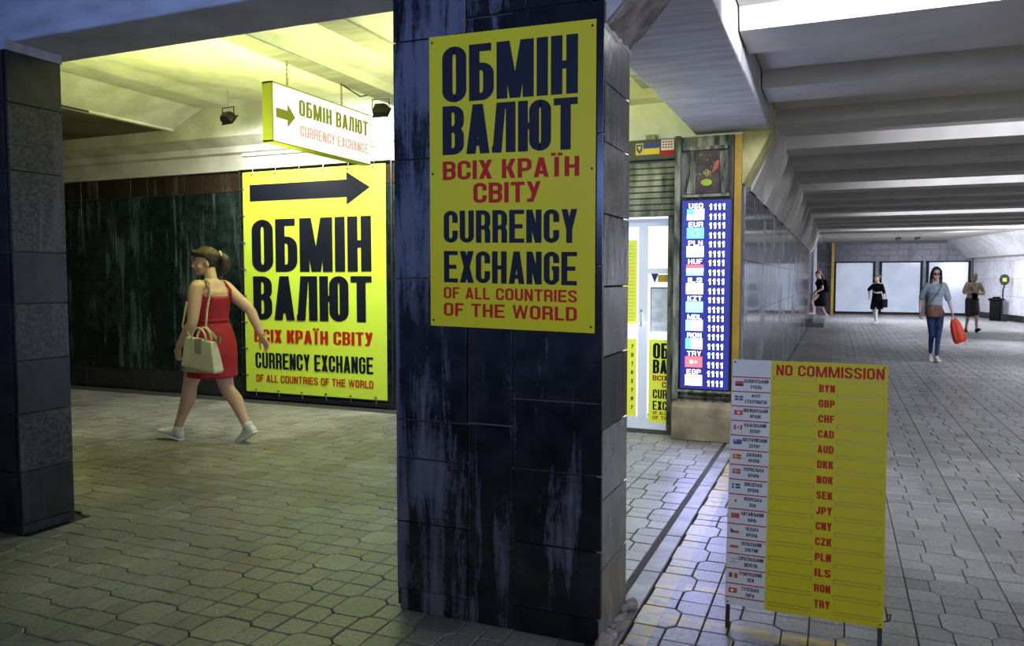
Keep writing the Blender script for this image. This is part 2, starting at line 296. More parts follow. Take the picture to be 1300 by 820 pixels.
# ------------------------------------------------------------------ lettering (flat print built as thin outlines)
def arc(cx, cy, rx, ry, a0, a1, n=6):
    return [(cx+rx*math.cos(math.radians(a0+(a1-a0)*k/n)), cy+ry*math.sin(math.radians(a0+(a1-a0)*k/n))) for k in range(n+1)]
def glyph(ch, W, s, b):
    """polygons of one heavy sans capital in the box [0,W]x[0,1]; s stem, b bar thickness"""
    P_ = []
    def rect(x0, y0, x1, y1): P_.append([(x0, y0), (x1, y0), (x1, y1), (x0, y1)])
    def dg(x0, y0, x1, y1, t): P_.append([(x0, y0), (x0+t, y0), (x1+t, y1), (x1, y1)])
    def path(pts, closed=False):
        n = len(pts)
        def nrm(i):
            p0 = pts[(i-1) % n] if closed or i > 0 else pts[i]; p1 = pts[(i+1) % n] if closed or i < n-1 else pts[i]
            dx, dy = p1[0]-p0[0], p1[1]-p0[1]; l = math.hypot(dx, dy) or 1; return (-dy/l*s/2, dx/l*b/2)
        for i in range(n if closed else n-1):
            j = (i+1) % n; a, c = nrm(i), nrm(j)
            P_.append([(pts[i][0]+a[0], pts[i][1]+a[1]), (pts[j][0]+c[0], pts[j][1]+c[1]), (pts[j][0]-c[0], pts[j][1]-c[1]), (pts[i][0]-a[0], pts[i][1]-a[1])])
    l, r, B, T = s/2, W-s/2, b/2, 1-b/2
    q = min((W-s)/2, .2); qy = .14
    TR = lambda x=r, y=T: arc(x-q, y-qy, q, qy, 0, 90); TL = lambda x=l, y=T: arc(x+q, y-qy, q, qy, 90, 180)
    BL = lambda x=l, y=B: arc(x+q, y+qy, q, qy, 180, 270); BR = lambda x=r, y=B: arc(x-q, y+qy, q, qy, 270, 360)
    def bowl(y0, y1, x0=l):
        path([(x0, y1)]+arc(r-q, y1-qy, q, qy, 90, 0)+arc(r-q, y0+qy, q, qy, 0, -90)+[(x0, y0)])
    if ch in 'OО': path(TR()+TL()+BL()+BR(), True)
    elif ch in 'CС': path([(r, .62)]+TR()+TL()+BL()+BR()+[(r, .38)])
    elif ch == 'Є': path([(r, .66)]+TR()+TL()+BL()+BR()+[(r, .34)]); rect(l, .5-B, W*.8, .5+B)
    elif ch == 'G': path([(r, .66)]+TR()+TL()+BL()+BR()+[(r, .5)]); rect(W*.52, .5-b*.5, W, .5+b*.5)
    elif ch in 'S': path([(r, .70)]+TR()+TL()+[(l, .66), (l+.04, .60), (W/2, .5), (r-.04, .40), (r, .34)]+[p for p in reversed(BR())]+[p for p in reversed(BL())]+[(l, .30)])
    elif ch == 'U': path([(l, 1)]+BL()+BR()+[(r, 1)])
    elif ch == 'J': path([(l, .34)]+BL()+BR()+[(r, 1)])
    elif ch == 'D': rect(0, 0, s, 1); bowl(B, T)
    elif ch in 'BВ': rect(0, 0, s, 1); bowl(B, .52); bowl(.52, T)
    elif ch in 'PР': rect(0, 0, s, 1); bowl(.42, T)
    elif ch == 'R': rect(0, 0, s, 1); bowl(.47, T); path([(W*.5, .47)]+arc(r-q*.7, .47-qy, q*.7, qy, 90, 0)+[(r, 0)])
    elif ch == 'Я':
        for pl in glyph('R', W, s, b): P_.append([(W-x, y) for x, y in pl])
    elif ch == 'Б': rect(0, 0, s, 1); rect(0, 1-b, W*.9, 1); bowl(B, .60)
    elif ch == 'Ь': rect(0, 0, s, 1); bowl(B, .58)
    elif ch == 'З': path([(l, .72)]+[p for p in reversed(TL())]+arc(r-q, T-qy, q, qy, 90, 0)+arc(r-q, .5+qy, q, qy, 0, -90)+arc(r-q, .5-qy, q, qy, 90, 0)+arc(r-q, B+qy, q, qy, 0, -90)+[p for p in reversed(BL())]+[(l, .28)])
    elif ch == 'Ч': rect(W-s, 0, W, 1); path([(l, 1), (l, .6)]+arc(l+q, .42+qy, q, qy, 180, 270)+[(r, .42)])
    elif ch in 'EЕ': rect(0, 0, s, 1); rect(0, 0, W, b); rect(0, 1-b, W, 1); rect(0, .5-b/2, W*.9, .5+b/2)
    elif ch == 'F': rect(0, 0, s, 1); rect(0, 1-b, W, 1); rect(0, .5-b/2, W*.88, .5+b/2)
    elif ch in 'HН': rect(0, 0, s, 1); rect(W-s, 0, W, 1); rect(0, .5-b/2, W, .5+b/2)
    elif ch in 'IІ': rect(0, 0, s, 1)
    elif ch == 'Ї': rect(W/2-s/2, 0, W/2+s/2, 1); rect(0, 1.06, W*.42, 1.2); rect(W*.58, 1.06, W, 1.2)
    elif ch == 'L': rect(0, 0, s, 1); rect(0, 0, W, b)
    elif ch == 'Г': rect(0, 0, s, 1); rect(0, 1-b, W, 1)
    elif ch in 'TТ': rect(W/2-s/2, 0, W/2+s/2, 1); rect(0, 1-b, W, 1)
    elif ch == 'П': rect(0, 0, s, 1); rect(W-s, 0, W, 1); rect(0, 1-b, W, 1)
    elif ch == 'Л': rect(W-s, 0, W, 1); rect(W*.22, 1-b, W, 1); dg(W*.02, 0, W*.2, 1, s*.95); rect(0, 0, s*.8, b)
    elif ch == 'Д': rect(W-s*1.1, .1, W-s*.1, 1); rect(W*.25, 1-b, W-s*.1, 1); dg(W*.08, .1, W*.22, 1, s*.9); rect(0, 0.02, W, .02+b); rect(0, -.12, s*.6, .1); rect(W-s*.6, -.12, W, .1)
    elif ch == 'Ц': rect(0, 0, s, 1); rect(W*.88-s, 0, W*.88, 1); rect(0, 0, W*.88, b); rect(W*.8, -.14, W, b)
    elif ch == 'Ш': rect(0, 0, s, 1); rect(W/2-s/2, 0, W/2+s/2, 1); rect(W-s, 0, W, 1); rect(0, 0, W, b)
    elif ch in 'AА': dg(0, 0, W/2-s*.55, 1, s); dg(W-s, 0, W/2-s*.45, 1, s); rect(s*.8, .16, W-s*.8, .16+b)
    elif ch in 'MМ': rect(0, 0, s, 1); rect(W-s, 0, W, 1); dg(W/2-s*.48, 0, s*.3, 1, s*.9); dg(W/2-s*.42, 0, W-s*1.2, 1, s*.9)
    elif ch == 'N': rect(0, 0, s, 1); rect(W-s, 0, W, 1); dg(W-s*1.1, 0, s*.05, 1, s)
    elif ch in 'ИЙ':
        rect(0, 0, s, 1); rect(W-s, 0, W, 1); dg(s*.05, 0, W-s*1.1, 1, s)
        if ch == 'Й': rect(W*.25, 1.07, W*.75, 1.17)
    elif ch in 'KК': rect(0, 0, s, 1); dg(s*.9, .45, W-s*1.1, 1, s*1.1); dg(W-s*1.1, 0, s*.9, .62, s*1.1)
    elif ch in 'XХ': dg(0, 0, W-s*1.1, 1, s*1.1); dg(W-s*1.1, 0, 0, 1, s*1.1)
    elif ch == 'Y': rect(W/2-s/2, 0, W/2+s/2, .45); dg(W/2-s/2, .4, 0, 1, s); dg(W/2-s/2, .4, W-s, 1, s)
    elif ch == 'У': dg(W*.18, 0, W-s, 1, s*.95); dg(W/2-s*.35, .36, 0, 1, s*1.0); rect(W*.02, 0, W*.35, b)
    elif ch == 'Z': rect(0, 0, W, b); rect(0, 1-b, W, 1); dg(0, b*.5, W-s*1.1, 1-b*.5, s*1.1)
    elif ch == 'W': t = s*.8; dg(W*.27-t/2, 0, 0, 1, t); dg(W*.27-t/2, 0, W/2-t/2, 1, t); dg(W*.73-t/2, 0, W/2-t/2, 1, t); dg(W*.73-t/2, 0, W-t, 1, t)
    elif ch == 'Ю':
        rect(0, 0, s, 1); rect(s*.5, .5-b/2, W*.45, .5+b/2); w2 = W*.66
        for pl in glyph('O', w2, s, b): P_.append([(x+W-w2, y) for x, y in pl])
    elif ch == 'Ф':
        rect(W/2-s/2, 0, W/2+s/2, 1)
        for pl in glyph('O', W, s, b): P_.append([(x, .17+y*.66) for x, y in pl])
    elif ch == '1': rect(W*.45, 0, W*.45+s, 1); dg(W*.1, .66, W*.5, 1, s)
    return P_
def gw(ch, W, s):
    if ch == ' ': return W*.42
    if ch in 'IІ': return s
    return W*{'M': 1.45, 'М': 1.45, 'W': 1.5, 'Ю': 1.42, 'Ф': 1.2, 'Ш': 1.35, 'Д': 1.12, 'Ї': .8, '1': .7, 'Л': 1.05, 'А': 1.06, 'A': 1.06, 'J': .85, 'L': .85, 'F': .88, 'Г': .8}.get(ch, 1)
class Face:
    """maps sheet coordinates (u right, v up, in metres) to 3-D: origin + u*U + v*V + lift*N"""
    def __init__(s, o, U, V, N): s.o, s.U, s.V, s.N = Vector(o), Vector(U).normalized(), Vector(V).normalized(), Vector(N).normalized()
    def p(s, u, v, w=0): return s.o+s.U*u+s.V*v+s.N*w
def text(mb, fc, st, u0, u1, v0, v1, W=.45, s=.18, b=.14, gap=.07, w=.0015, fit=True):
    mb.nofix = True; h = v1-v0; wd = [gw(c, W, s) for c in st]; tot = sum(wd)+gap*(len(st)-1)
    k = (u1-u0)/(tot*h) if fit else 1; x = 0
    if not fit: u0 = (u0+u1)/2-tot*h/2
    for c, cw in zip(st, wd):
        prev = None; lev = 0
        for pl in glyph(c, cw, s, b):
            if prev and pl[0] != prev[1]: lev += 1
            prev = pl
            if sum(pl[i-1][0]*pl[i][1]-pl[i][0]*pl[i-1][1] for i in range(len(pl))) < 0: pl = pl[::-1]
            mb.poly([fc.p(u0+(x+px)*h*k, v0+py*h, w+lev*4e-5) for px, py in pl])
        x += cw+gap
    return mb
def flat(mb, fc, u0, u1, v0, v1, w=.001):
    return mb.poly([fc.p(u0, v0, w), fc.p(u1, v0, w), fc.p(u1, v1, w), fc.p(u0, v1, w)])
def slab(mb, fc, u0, u1, v0, v1, w0, w1):
    vs = [fc.p(u, v, w) for w in (w0, w1) for u, v in ((u0, v0), (u1, v0), (u1, v1), (u0, v1))]
    return mb.add(vs, [(3, 2, 1, 0), (4, 5, 6, 7), (0, 1, 5, 4), (1, 2, 6, 5), (2, 3, 7, 6), (3, 0, 4, 7)])
def disc(mb, fc, u, v, ru, rv, w=.001, n=16, a0=0): return mb.poly([fc.p(u+ru*math.cos(2*PI*k/n+a0), v+rv*math.sin(2*PI*k/n+a0), w) for k in range(n)])

# ------------------------------------------------------------------ floor with shaped pavers
PP = .41; X0 = .743; Y0 = .18
CELL = []
t3, a4 = 1/3, .25
CELL.append([(t3, a4), (1-t3, a4), (1-a4, t3), (1-a4, 1-t3), (1-t3, 1-a4), (t3, 1-a4), (a4, 1-t3), (a4, t3)])
for mx, my in ((0, 0), (1, 0), (1, 1), (0, 1)):
    q = [(0, 0), (t3, 0), (t3, a4), (a4, t3), (0, t3)]
    q = [((1-x if mx else x), (1-y if my else y)) for x, y in q]
    CELL.append(q if (mx+my) % 2 == 0 else q[::-1])
CELL += [[(t3, 0), (1-t3, 0), (1-t3, a4), (t3, a4)], [(t3, 1-a4), (1-t3, 1-a4), (1-t3, 1), (t3, 1)],
         [(0, t3), (a4, t3), (a4, 1-t3), (0, 1-t3)], [(1-a4, t3), (1, t3), (1, 1-t3), (1-a4, 1-t3)]]
floor = tag(MB().box(-13, 6.6, -4, 36, -.06, -.012).build('floor', 'joint'), 'grey paved underpass floor of octagonal and small pavers', 'floor', kind='structure')
def paver_geo(poly, ox, oy, vs, fs, tones):
    n = len(poly); cx = sum(p[0] for p in poly)/n; cy = sum(p[1] for p in poly)/n
    dz = random.uniform(-.0018, .0018); tx, ty = random.uniform(-.004, .004), random.uniform(-.004, .004)
    o = len(vs)
    def ring(inset, z, tilt):
        for x, y in poly:
            dx, dy = x-cx, y-cy; l = math.hypot(dx, dy); k = 1-inset/(l*PP)
            px, py = ox+(cx+dx*k)*PP, oy+(cy+dy*k)*PP
            vs.append((px, py, z+(tilt and (dz+dx*tx+dy*ty))))
    ring(.0075, 0, 1); ring(.0035, -.004, 1); ring(.0035, -.014, 0)
    fs.append(tuple(o+i for i in range(n)))
    for a, c in ((0, n), (n, 2*n)):
        for i in range(n):
            j = (i+1) % n; fs.append((o+a+i, o+c+i, o+c+j, o+a+j))
    t = random.gauss(1, .10); tones += [max(.7, min(1.3, t))]*(1+2*n)
def paver_obj(name, vs, fs, tones, kind=None):
    me = bpy.data.meshes.new(name); me.from_pydata(vs, [], fs); me.materials.append(M['paver'])
    at = me.attributes.new('tone', 'FLOAT', 'FACE'); at.data.foreach_set('value', tones)
    o = bpy.data.objects.new(name, me); COL.objects.link(o); o.parent = floor
    if kind: o['kind'] = kind
    return o
def blocked(x, y):
    if y > 7.12 and x < -.78 or y > 34.6 or x > 5.9: return True
    if -1.77 < x < -.80 and 2.86 < y < 3.31: return True
    if x < -4.2 and 2.88 < y < 3.26 and x > -5.3: return True
    return False
pieces = []
cps, sps = math.cos(math.radians(22.7)), math.sin(math.radians(22.7))
for i in range(int((-12.8-X0)/PP), int((5.9-X0)/PP)+1):
    for j in range(-2, int((34.6-Y0)/PP)+1):
        ox, oy = X0+i*PP, Y0+j*PP
        for k, poly in enumerate(CELL):
            cx = ox+PP*sum(p[0] for p in poly)/len(poly); cy = oy+PP*sum(p[1] for p in poly)/len(poly)
            if blocked(cx, cy): continue
            if cy < 7.2 and ox < -.76 and ox+PP > -.89:      # cut the stones that meet the kerb
                ax = [(ox+p[0]*PP) for p in poly]
                if min(ax) < -.765 and max(ax) > -.885:
                    lim, sg_ = ((-.767-ox)/PP, 1) if cx > -.825 else ((-.905-ox)/PP, -1)
                    q = []
                    for a_, b_ in zip(poly, poly[1:]+poly[:1]):
                        ia, ib = (a_[0]-lim)*sg_ >= 0, (b_[0]-lim)*sg_ >= 0
                        if ia: q.append(a_)
                        if ia != ib: t_ = (lim-a_[0])/(b_[0]-a_[0]); q.append((lim, a_[1]+(b_[1]-a_[1])*t_))
                    if len(q) < 3 or max(p[0] for p in q)-min(p[0] for p in q) < .06: continue
                    poly = q; k = 1
            if cy > 7.6 and (cx > 4.1 and cy < 21): continue
            z = -sps*cx+cps*cy; a = cps*cx+sps*cy
            inview = z > 1.5 and abs(a/z) < .66 and 985*1.45/z < 470
            # what the big pillar and board hide
            size = (1 if not inview else 985/z*(1.5 if k == 0 else 1))
            if inview and cx < -1.2 and -.15 < a/z < .13 and cy > 3.3: size *= .3
            pieces.append((size if inview else 0, k, poly, ox, oy))
pieces.sort(key=lambda q: -q[0])
near = {0: 0, 1: 0}; rest = ([], [], [])
for sz, k, poly, ox, oy in pieces:
    g = 0 if k == 0 else 1
    if sz > 0 and near[g] < (110 if g == 0 else 300):
        near[g] += 1; vs, fs, tn = [], [], []; paver_geo(poly, ox, oy, vs, fs, tn); paver_obj('octagonal_paver' if g == 0 else 'paver', vs, fs, tn)
    else: paver_geo(poly, ox, oy, *rest)
paver_obj('distant_pavers', *rest, kind='stuff')
# kerb of smooth stones beside a drain slot
for k in range(9):
    y0 = 2.02+k*.575
    MB().box(-.862, -.772, y0+.004, y0+.571, -.014, .004).build('kerb_stone', 'kerb', floor, bevel=.004)
box('drain_slot', (-.90, -.866, 2.0, 7.1, -.014, -.007), 'grime', floor)

# ------------------------------------------------------------------ pillars
def slabs(fc, rects, th, parent, name='marble_slab', gap=.003, mats=None, mat='m_front', proud=.0015):
    for k, (u0, u1, v0, v1) in enumerate(rects):
        mb = MB(); slab(mb, fc, u0+gap, u1-gap, v0+gap, v1-gap, 0, th+random.uniform(-proud, proud))
        mb.build(name, mats[k] if mats else mat, parent, bevel=.002)
pil = thing('pillar', 'black marble-clad pillar with white drip stains carrying the yellow exchange sign', 'pillar', (0, 0, 0), kind='structure')
box('core', (-1.73, -.85, 2.90, 3.27, 0, 2.75), 'grout', pil)
F1 = Face((-1.75, 2.90, 0), (1, 0, 0), (0, 0, 1), (0, -1, 0))
L_ = [(0, .345, .10, .40), (0, .345, .40, .68), (0, .345, .68, .845), (0, .345, .845, 1.45), (0, .345, 1.45, 1.95), (0, .345, 1.95, 2.44), (0, .345, 2.44, 2.9)]
R_ = [(.545, .925, .11, .38), (.545, .925, .38, .68), (.545, .925, .68, .965), (.545, .925, .965, 1.5), (.545, .925, 1.5, 2.0), (.545, .925, 2.0, 2.5), (.345, .925, 2.5, 2.9)]
slabs(F1, L_+R_, .022, pil)
C_ = [(.345, .375, .0, .85), (.375, .545, .0, .85), (.345, .545, .85, 1.45), (.345, .545, 1.45, 2.5)]
slabs(F1, C_, .012, pil)
slabs(F1, [(.01, .345, 0, .10), (.545, .915, 0, .11)], .016, pil, 'plinth_slab')
F2 = Face((-.85, 2.885, 0), (0, 1, 0), (0, 0, 1), (1, 0, 0))
hs = [.02, .30, .58, .86, 1.145, 1.42, 1.70, 1.975, 2.20, 2.405]
slabs(F2, [(0, .395, hs[i], hs[i+1]) for i in range(9)], .022, pil, mats=['m_side', 'm_side', 'm_side', 'm_dark', 'm_side', 'm_side', 'm_side', 'm_side', 'm_side'])
F2b = Face((-1.73, 3.28, 0), (0, -1, 0), (0, 0, 1), (-1, 0, 0))
slabs(F2b, [(0, .395, hs[i], hs[i+1]) for i in range(9)], .02, pil, mat='m_dark')
F2c = Face((-.84, 3.27, 0), (-1, 0, 0), (0, 0, 1), (0, 1, 0))
slabs(F2c, [(0, .9, hs[i], hs[i+1]) for i in range(9)], .015, pil, mat='m_dark')
# crumbled mortar at the foot of the right-hand edge
mb = MB(); random.seed(3)
for k in range(26):
    x = -.83+random.uniform(-.01, .035); y = 2.88+random.uniform(0, .42); r = random.uniform(.012, .03)
    mb.ell((x, y, random.uniform(0, .03)), (r, r*1.2, r*.8), 7, 5)
tag(mb.build('mortar_crumbs', 'rough', pil), kind='stuff')

lp = thing('pillar', 'dark granite pillar with alternating speckled and black courses at the left edge', 'pillar', kind='structure')
box('core', (-5.25, -4.23, 2.92, 3.22, 0, 2.75), 'grout', lp)
F3 = Face((-4.23, 2.905, 0), (0, 1, 0), (0, 0, 1), (1, 0, 0))
MB().box(-5.26, -4.205, 2.90, 3.24, 2.70, 2.76).build('capital', 'beam', lp)
lh = [.0, .06, .36, .69, .99, 1.31, 1.60, 2.05, 2.42, 2.70]
slabs(F3, [(0, .33, lh[i], lh[i+1]) for i in range(9)], .02, lp, 'granite_slab', mats=['m_dark', 'm_dark', 'm_speck', 'm_dark', 'm_speck', 'm_dark', 'm_speck', 'm_speck', 'm_dark'])
F3f = Face((-5.27, 2.92, 0), (1, 0, 0), (0, 0, 1), (0, -1, 0))
slabs(F3f, [(u, u+.52, lh[i], lh[i+1]) for i in range(9) for u in (0, .52)], .02, lp, 'granite_slab', mat='m_dark')
F3b = Face((-4.23, 3.22, 0), (-1, 0, 0), (0, 0, 1), (0, 1, 0))
slabs(F3b, [(0, 1.0, lh[i], lh[i+1]) for i in range(9)], .015, lp, 'granite_slab', mat='m_dark')

# ------------------------------------------------------------------ beams and ceilings
bm_ = tag(MB().box(-13, -1.2, 2.94, 3.345, 2.75, 3.6).build('ceiling_beam', 'beamx', bevel=.012), 'grey concrete beam crossing from the left pillar to the stained pillar', 'beam', kind='structure')
bm2 = tag(MB().box(-1.21, -.565, 2.94, 7.22, 2.75, 3.6).build('ceiling_beam', 'beam', bevel=.012), 'wide bluish concrete beam running from the stained pillar to the kiosk', 'beam', kind='structure')
# haunch flaring from the pillar's right side up to the beam
mb = MB(); n = 9; rows = []
for i in range(n+1):
    t = i/n; rows.append([(-.85+.33*t+random.uniform(-.008, .008)*(0 < i < n), 2.93+.36*k/8+random.uniform(-.006, .006), 2.395+.355*t+random.uniform(-.012, .012)*(0 < i < n)) for k in range(9)])
vs = [p for r in rows for p in r]; fs = [(i*9+k, i*9+k+1, i*9+k+10, i*9+k+9) for i in range(n) for k in range(8)]
o = len(vs); vs += [(-.86, 2.94, 2.76), (-.5, 2.94, 2.78), (-.86, 3.29, 2.76), (-.5, 3.29, 2.78)]
fs += [tuple([o]+[i*9 for i in range(n+1)]+[o+1]), tuple([o+2]+[i*9+8 for i in range(n+1)]+[o+3])]
mb.add(vs, fs); tag(mb.build('beam_haunch', 'rough'), 'rough broken concrete haunch above the right edge of the stained pillar', 'haunch', kind='structure')
mb = MB(); mb.prism([(-.88, 2.415), (-.835, 2.415), (-.52, 2.745), (-.52, 3.6), (-.88, 3.6)], 1, 2.90, 2.94)
tag(mb.build('beam_face', 'beamx'), 'painted concrete face over the haunch of the stained pillar', 'beam', kind='structure')
# sagging whitewash edge on the pillar side top
mb = MB(); mb.tube([(-.836, 2.885+.4*k/12, 2.405+random.uniform(-.006, .006)) for k in range(13)], [random.uniform(.009, .018) for k in range(13)], 8); mb.build('plaster_edge', 'whitewash', pil, smooth=True)

# right passage ceiling: ribs across, haunched on the left wall
ZS, ZR = 2.89, 3.02
prof = []
y = .29
ys = []
while y < 26.4:
    prof += [(y, ZS), (y+.50, ZS), (y+.53, ZR), (y+1.46, ZR)]; ys.append(y); y += 1.49
prof.append((26.9, ZS)); prof.append((27.1, 2.95)); prof.append((34.6, 2.95))
mb = MB(); sections = [(-.555, 0), (5.9, 0)]
vs = []
for X, _ in sections: vs += [(X, a, z) for a, z in prof]
n = len(prof); fs = [(i, i+1, n+i+1, n+i) for i in range(n-1)]
vs += [(-.56, .29, 3.6), (3.95, .29, 3.6)]; 
mb.add(vs, fs)
ceil_r = tag(mb.build('ceiling', 'plaster', fix=False), 'ribbed pale concrete ceiling of the right passage', 'ceiling', kind='structure')
# haunches where ribs come down the marble wall, Y > 7.2
def haunch(xa, xb, xw, zb, y_from, name, label, mat='plaster', zw_gap=.1):
    mb = MB(); PR = [[], [], [], []]
    for a, z in prof:
        if a < 7.3 or a > 27: continue
        rib = z == ZS
        for q, p_ in zip(PR, ((-.555, 2.89), (-.575, 2.79), (-.655, 2.53), (-.765, 2.28)) if rib else ((-.555, z), (-.73, 2.97), (-.774, 2.66), (-.776, 2.28))): q.append((p_[0], a, p_[1]))
    n = len(PR[0]); mb.add(PR[0]+PR[1]+PR[2]+PR[3], [(k*n+i, k*n+i+1, (k+1)*n+i+1, (k+1)*n+i) for k in range(3) for i in range(n-1)])
    return tag(mb.build(name, mat, fix=False), label, 'haunch', kind='structure')
haunch(-.555, -.76, -.785, 2.28, 8.0, 'ceiling_haunch', 'zigzag concrete haunch above the polished wall of the passage')
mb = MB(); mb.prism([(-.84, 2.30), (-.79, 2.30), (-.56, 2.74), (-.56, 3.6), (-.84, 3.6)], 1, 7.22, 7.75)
tag(mb.build('haunch_end', pm('spill_yellow_plaster', (.55, .52, .22), .85, var=.2, bump=.4)), 'end face of the haunch beside the kiosk, coloured for yellow light spill', 'plaster', kind='structure')  # yellow light spill put into the plaster colour
tag(MB().box(-13, 6.6, -4, .29, 2.95, 3.6).build('ceiling', 'plaster'), 'plain concrete ceiling over the entrance', 'ceiling', kind='structure')
tag(MB().box(-13, -.56, .29, 2.94, 3.25, 3.6).build('ceiling', 'plaster'), 'plain concrete ceiling left of the entrance', 'ceiling', kind='structure')
tag(MB().box(5.9, 6.6, .29, 34.6, 2.95, 3.2).build('ceiling', 'whitewash'), 'white ceiling over the lobby side', 'ceiling', kind='structure')
tag(MB().box(-3.4, 6.2, 27.1, 34.8, 2.955, 3.2).build('ceiling', 'whitewash'), 'white flat ceiling over the far lobby', 'ceiling', kind='structure')
tag(MB().box(-13, 6.6, -4, 36, 3.62, 3.8).build('ceiling', 'plaster'), 'street slab over the underpass', 'ceiling', kind='structure')
# left passage ceiling
pl = [(-13, 3.20), (-7.39, 3.20)]
pm_ = [(-7.39, 3.23), (-6.92, 3.44), (-6.5, 3.425), (-6.25, 3.455), (-4.45, 3.30), (-4.22, 3.27), (-4.15, 3.20), (-3.93, 3.20), (-3.90, 3.275), (-3.42, 3.28), (-3.31, 3.20), (-3.10, 3.20), (-3.07, 3.275), (-2.6, 3.28), (-2.48, 3.2), (-2.26, 3.2), (-2.23, 3.275), (-1.8, 3.28), (-1.68, 3.2), (-1.46, 3.2), (-1.43, 3.275), (-1.15, 3.28)]
mb = MB(); n = len(pm_); mb.add([(x, 3.3, z) for x, z in pm_]+[(x, 7.3, z) for x, z in pm_], [(i, n+i, n+i+1, i+1) for i in range(n-1)])
tag(mb.build('ceiling', 'whitewash', fix=False), 'folded white ceiling panels of the left passage', 'ceiling', kind='structure')
rs_ = thing('rib_shade_strips', 'grey strips colouring the shade under the ribs in the left passage', 'rib', kind='structure')
for xa_ in (-4.15, -3.31, -2.48, -1.68): MB().box(xa_-.003, xa_+.22, 3.34, 7.15, 3.188, 3.205).build('rib_shade_strip', 'beam', rs_)  # grey colour stands in for the different light on the rib undersides
tag(MB().box(-13, -7.39, 3.3, 7.6, 3.235, 3.5).build('ceiling', 'olive'), 'ceiling in the far left corner, coloured dark for its shade', 'ceiling', kind='structure')  # dark colour stands for the unlit soffit beyond the white edge
tag(MB().box(-7.44, -7.37, 3.3, 7.2, 3.215, 3.26).build('trim_1', 'whitewash'), 'thin white edge strip under the slanted ceiling', 'trim', kind='structure')
mb = MB(); mb.tube([(-7.35, 3.5+.35*k, 3.222+.006*math.sin(k*1.7)) for k in range(8)], .011, 6); tag(mb.build('cable', 'cable'), 'black cable along the white ceiling edge on the left', 'cable')
# cornice over the banner wall
mb = MB(); mb.prism([(7.50, 2.745), (7.39, 2.745), (7.38, 2.93), (7.32, 2.95), (7.31, 3.02), (7.12, 3.10), (7.10, 3.60), (7.5, 3.60)], 0, -13, -1.2)
tag(mb.build('trim_2', 'cornice'), 'stepped plaster cornice above the stained marble wall', 'trim', kind='structure')
mb = MB(); mb.tube([(-8.4+.42*k, 7.365-.0*k, 2.955+.012*math.sin(k*2.1)) for k in range(11)], .005, 6); tag(mb.build('cable', 'cable'), 'thin cable sagging along the cornice', 'cable')
box('cable_duct', (-6.55, -4.7, 7.345, 7.385, 2.90, 2.935), 'white')
tag(bpy.data.objects['cable_duct'], 'white plastic cable duct above the large banner', 'duct')

# ------------------------------------------------------------------ walls
wl = MB().box(-13, -2.55, 7.47, 7.75, 0, 3.4).build('wall_left', 'mortar'); tag(wl, 'dark stained marble wall of the left passage', 'wall', kind='structure')
FW = Face((-13, 7.47, 0), (1, 0, 0), (0, 0, 1), (0, -1, 0))
rects, mats = [], []; random.seed(11)
u = .02
while u < 10.4:
    w = random.choice((.58, .62, .66, .6)); u1 = min(u+w, 10.45)
    rects.append((u, u1, .02, .27)); mats.append('m_dark')
    z = .275; cuts = sorted(random.sample([.75, .95, 1.2, 1.45, 1.65, 1.85, 2.05, 2.25], 2))
    if cuts[1]-cuts[0] < .35: cuts = [cuts[0]]
    for zt in cuts+[2.50]:
        rects.append((u, u1, z, zt)); mats.append('m_wall'); z = zt
    rects.append((u, (u+u1)/2, 2.505, 2.745)); mats.append('m_brown'); rects.append(((u+u1)/2, u1, 2.505, 2.745)); mats.append('m_brown')
    u = u1
slabs(FW, rects, .022, wl, mats=mats, proud=.003, gap=.002)
# passage wall on the left of the right-hand corridor
wc = tag(MB().box(-1.1, -.80, 7.3, 25.0, 0, 3.4).build('wall_passage', 'mortar'), 'polished grey marble wall running down the passage', 'wall', kind='structure')
FC = Face((-.80, 7.3, 0), (0, 1, 0), (0, 0, 1), (1, 0, 0)); rects = []
for k in range(29):
    u = .05+k*.61
    zs = [.0, .12, .62, 1.12, 1.62, 2.12, 2.29]
    for i in range(6): rects.append((u, min(u+.61, 17.7), zs[i], zs[i+1]))
slabs(FC, rects, .02, wc, mat='m_corr', gap=.0015, proud=.0008)
wr = tag(MB().box(5.9, 6.2, .3, 27.0, 0, 3.3).build('wall_right', 'whitewash'), 'white wall closing the passage on the right', 'wall', kind='structure')
tag(MB().box(4.09, 4.5, 21.0, 21.5, 0, 2.9).build('pillar', 'whitewash', bevel=.01), 'white pillar at the far right edge of the passage', 'pillar', kind='structure')
# lobby: right-hand marble wall, slanting, with a dark base
FR = Face((4.86, 34.55, 0), (.87, -4.52, 0), (0, 0, 1), (-4.52, -.87, 0))
mb = MB(); slab(mb, FR, 0, 13, 0, 2.3, -.3, 0); wlr = tag(mb.build('wall_lobby', 'mortar'), 'white marble wall at the right of the far lobby', 'wall', kind='structure')
slabs(FR, [(i*.62, i*.62+.62, .22+j*.62, min(.22+j*.62+.62, 2.26)) for i in range(20) for j in range(4) if .22+j*.62 < 2.2], .02, wlr, mat='m_white')
slabs(FR, [(i*.9, i*.9+.9, 0, .22) for i in range(14)], .03, wlr, 'base_slab', mat='m_dark')
mb = MB()
vs = [FR.p(-.4, 2.25, 0), FR.p(13, 2.25, 0), FR.p(13, 2.25, .25), FR.p(-.4, 2.25, .25), FR.p(-.4, 3.0, .95), FR.p(13, 3.0, .95), FR.p(13, 3.0, 0), FR.p(-.4, 3.0, 0)]
mb.add(vs, [(0, 1, 2, 3), (3, 2, 5, 4), (4, 5, 6, 7), (0, 3, 4, 7), (1, 2, 5, 6)])
tag(mb.build('trim_3', 'whitewash', bevel=.02), 'white slanted ceiling haunch over the lobby wall', 'haunch', kind='structure')
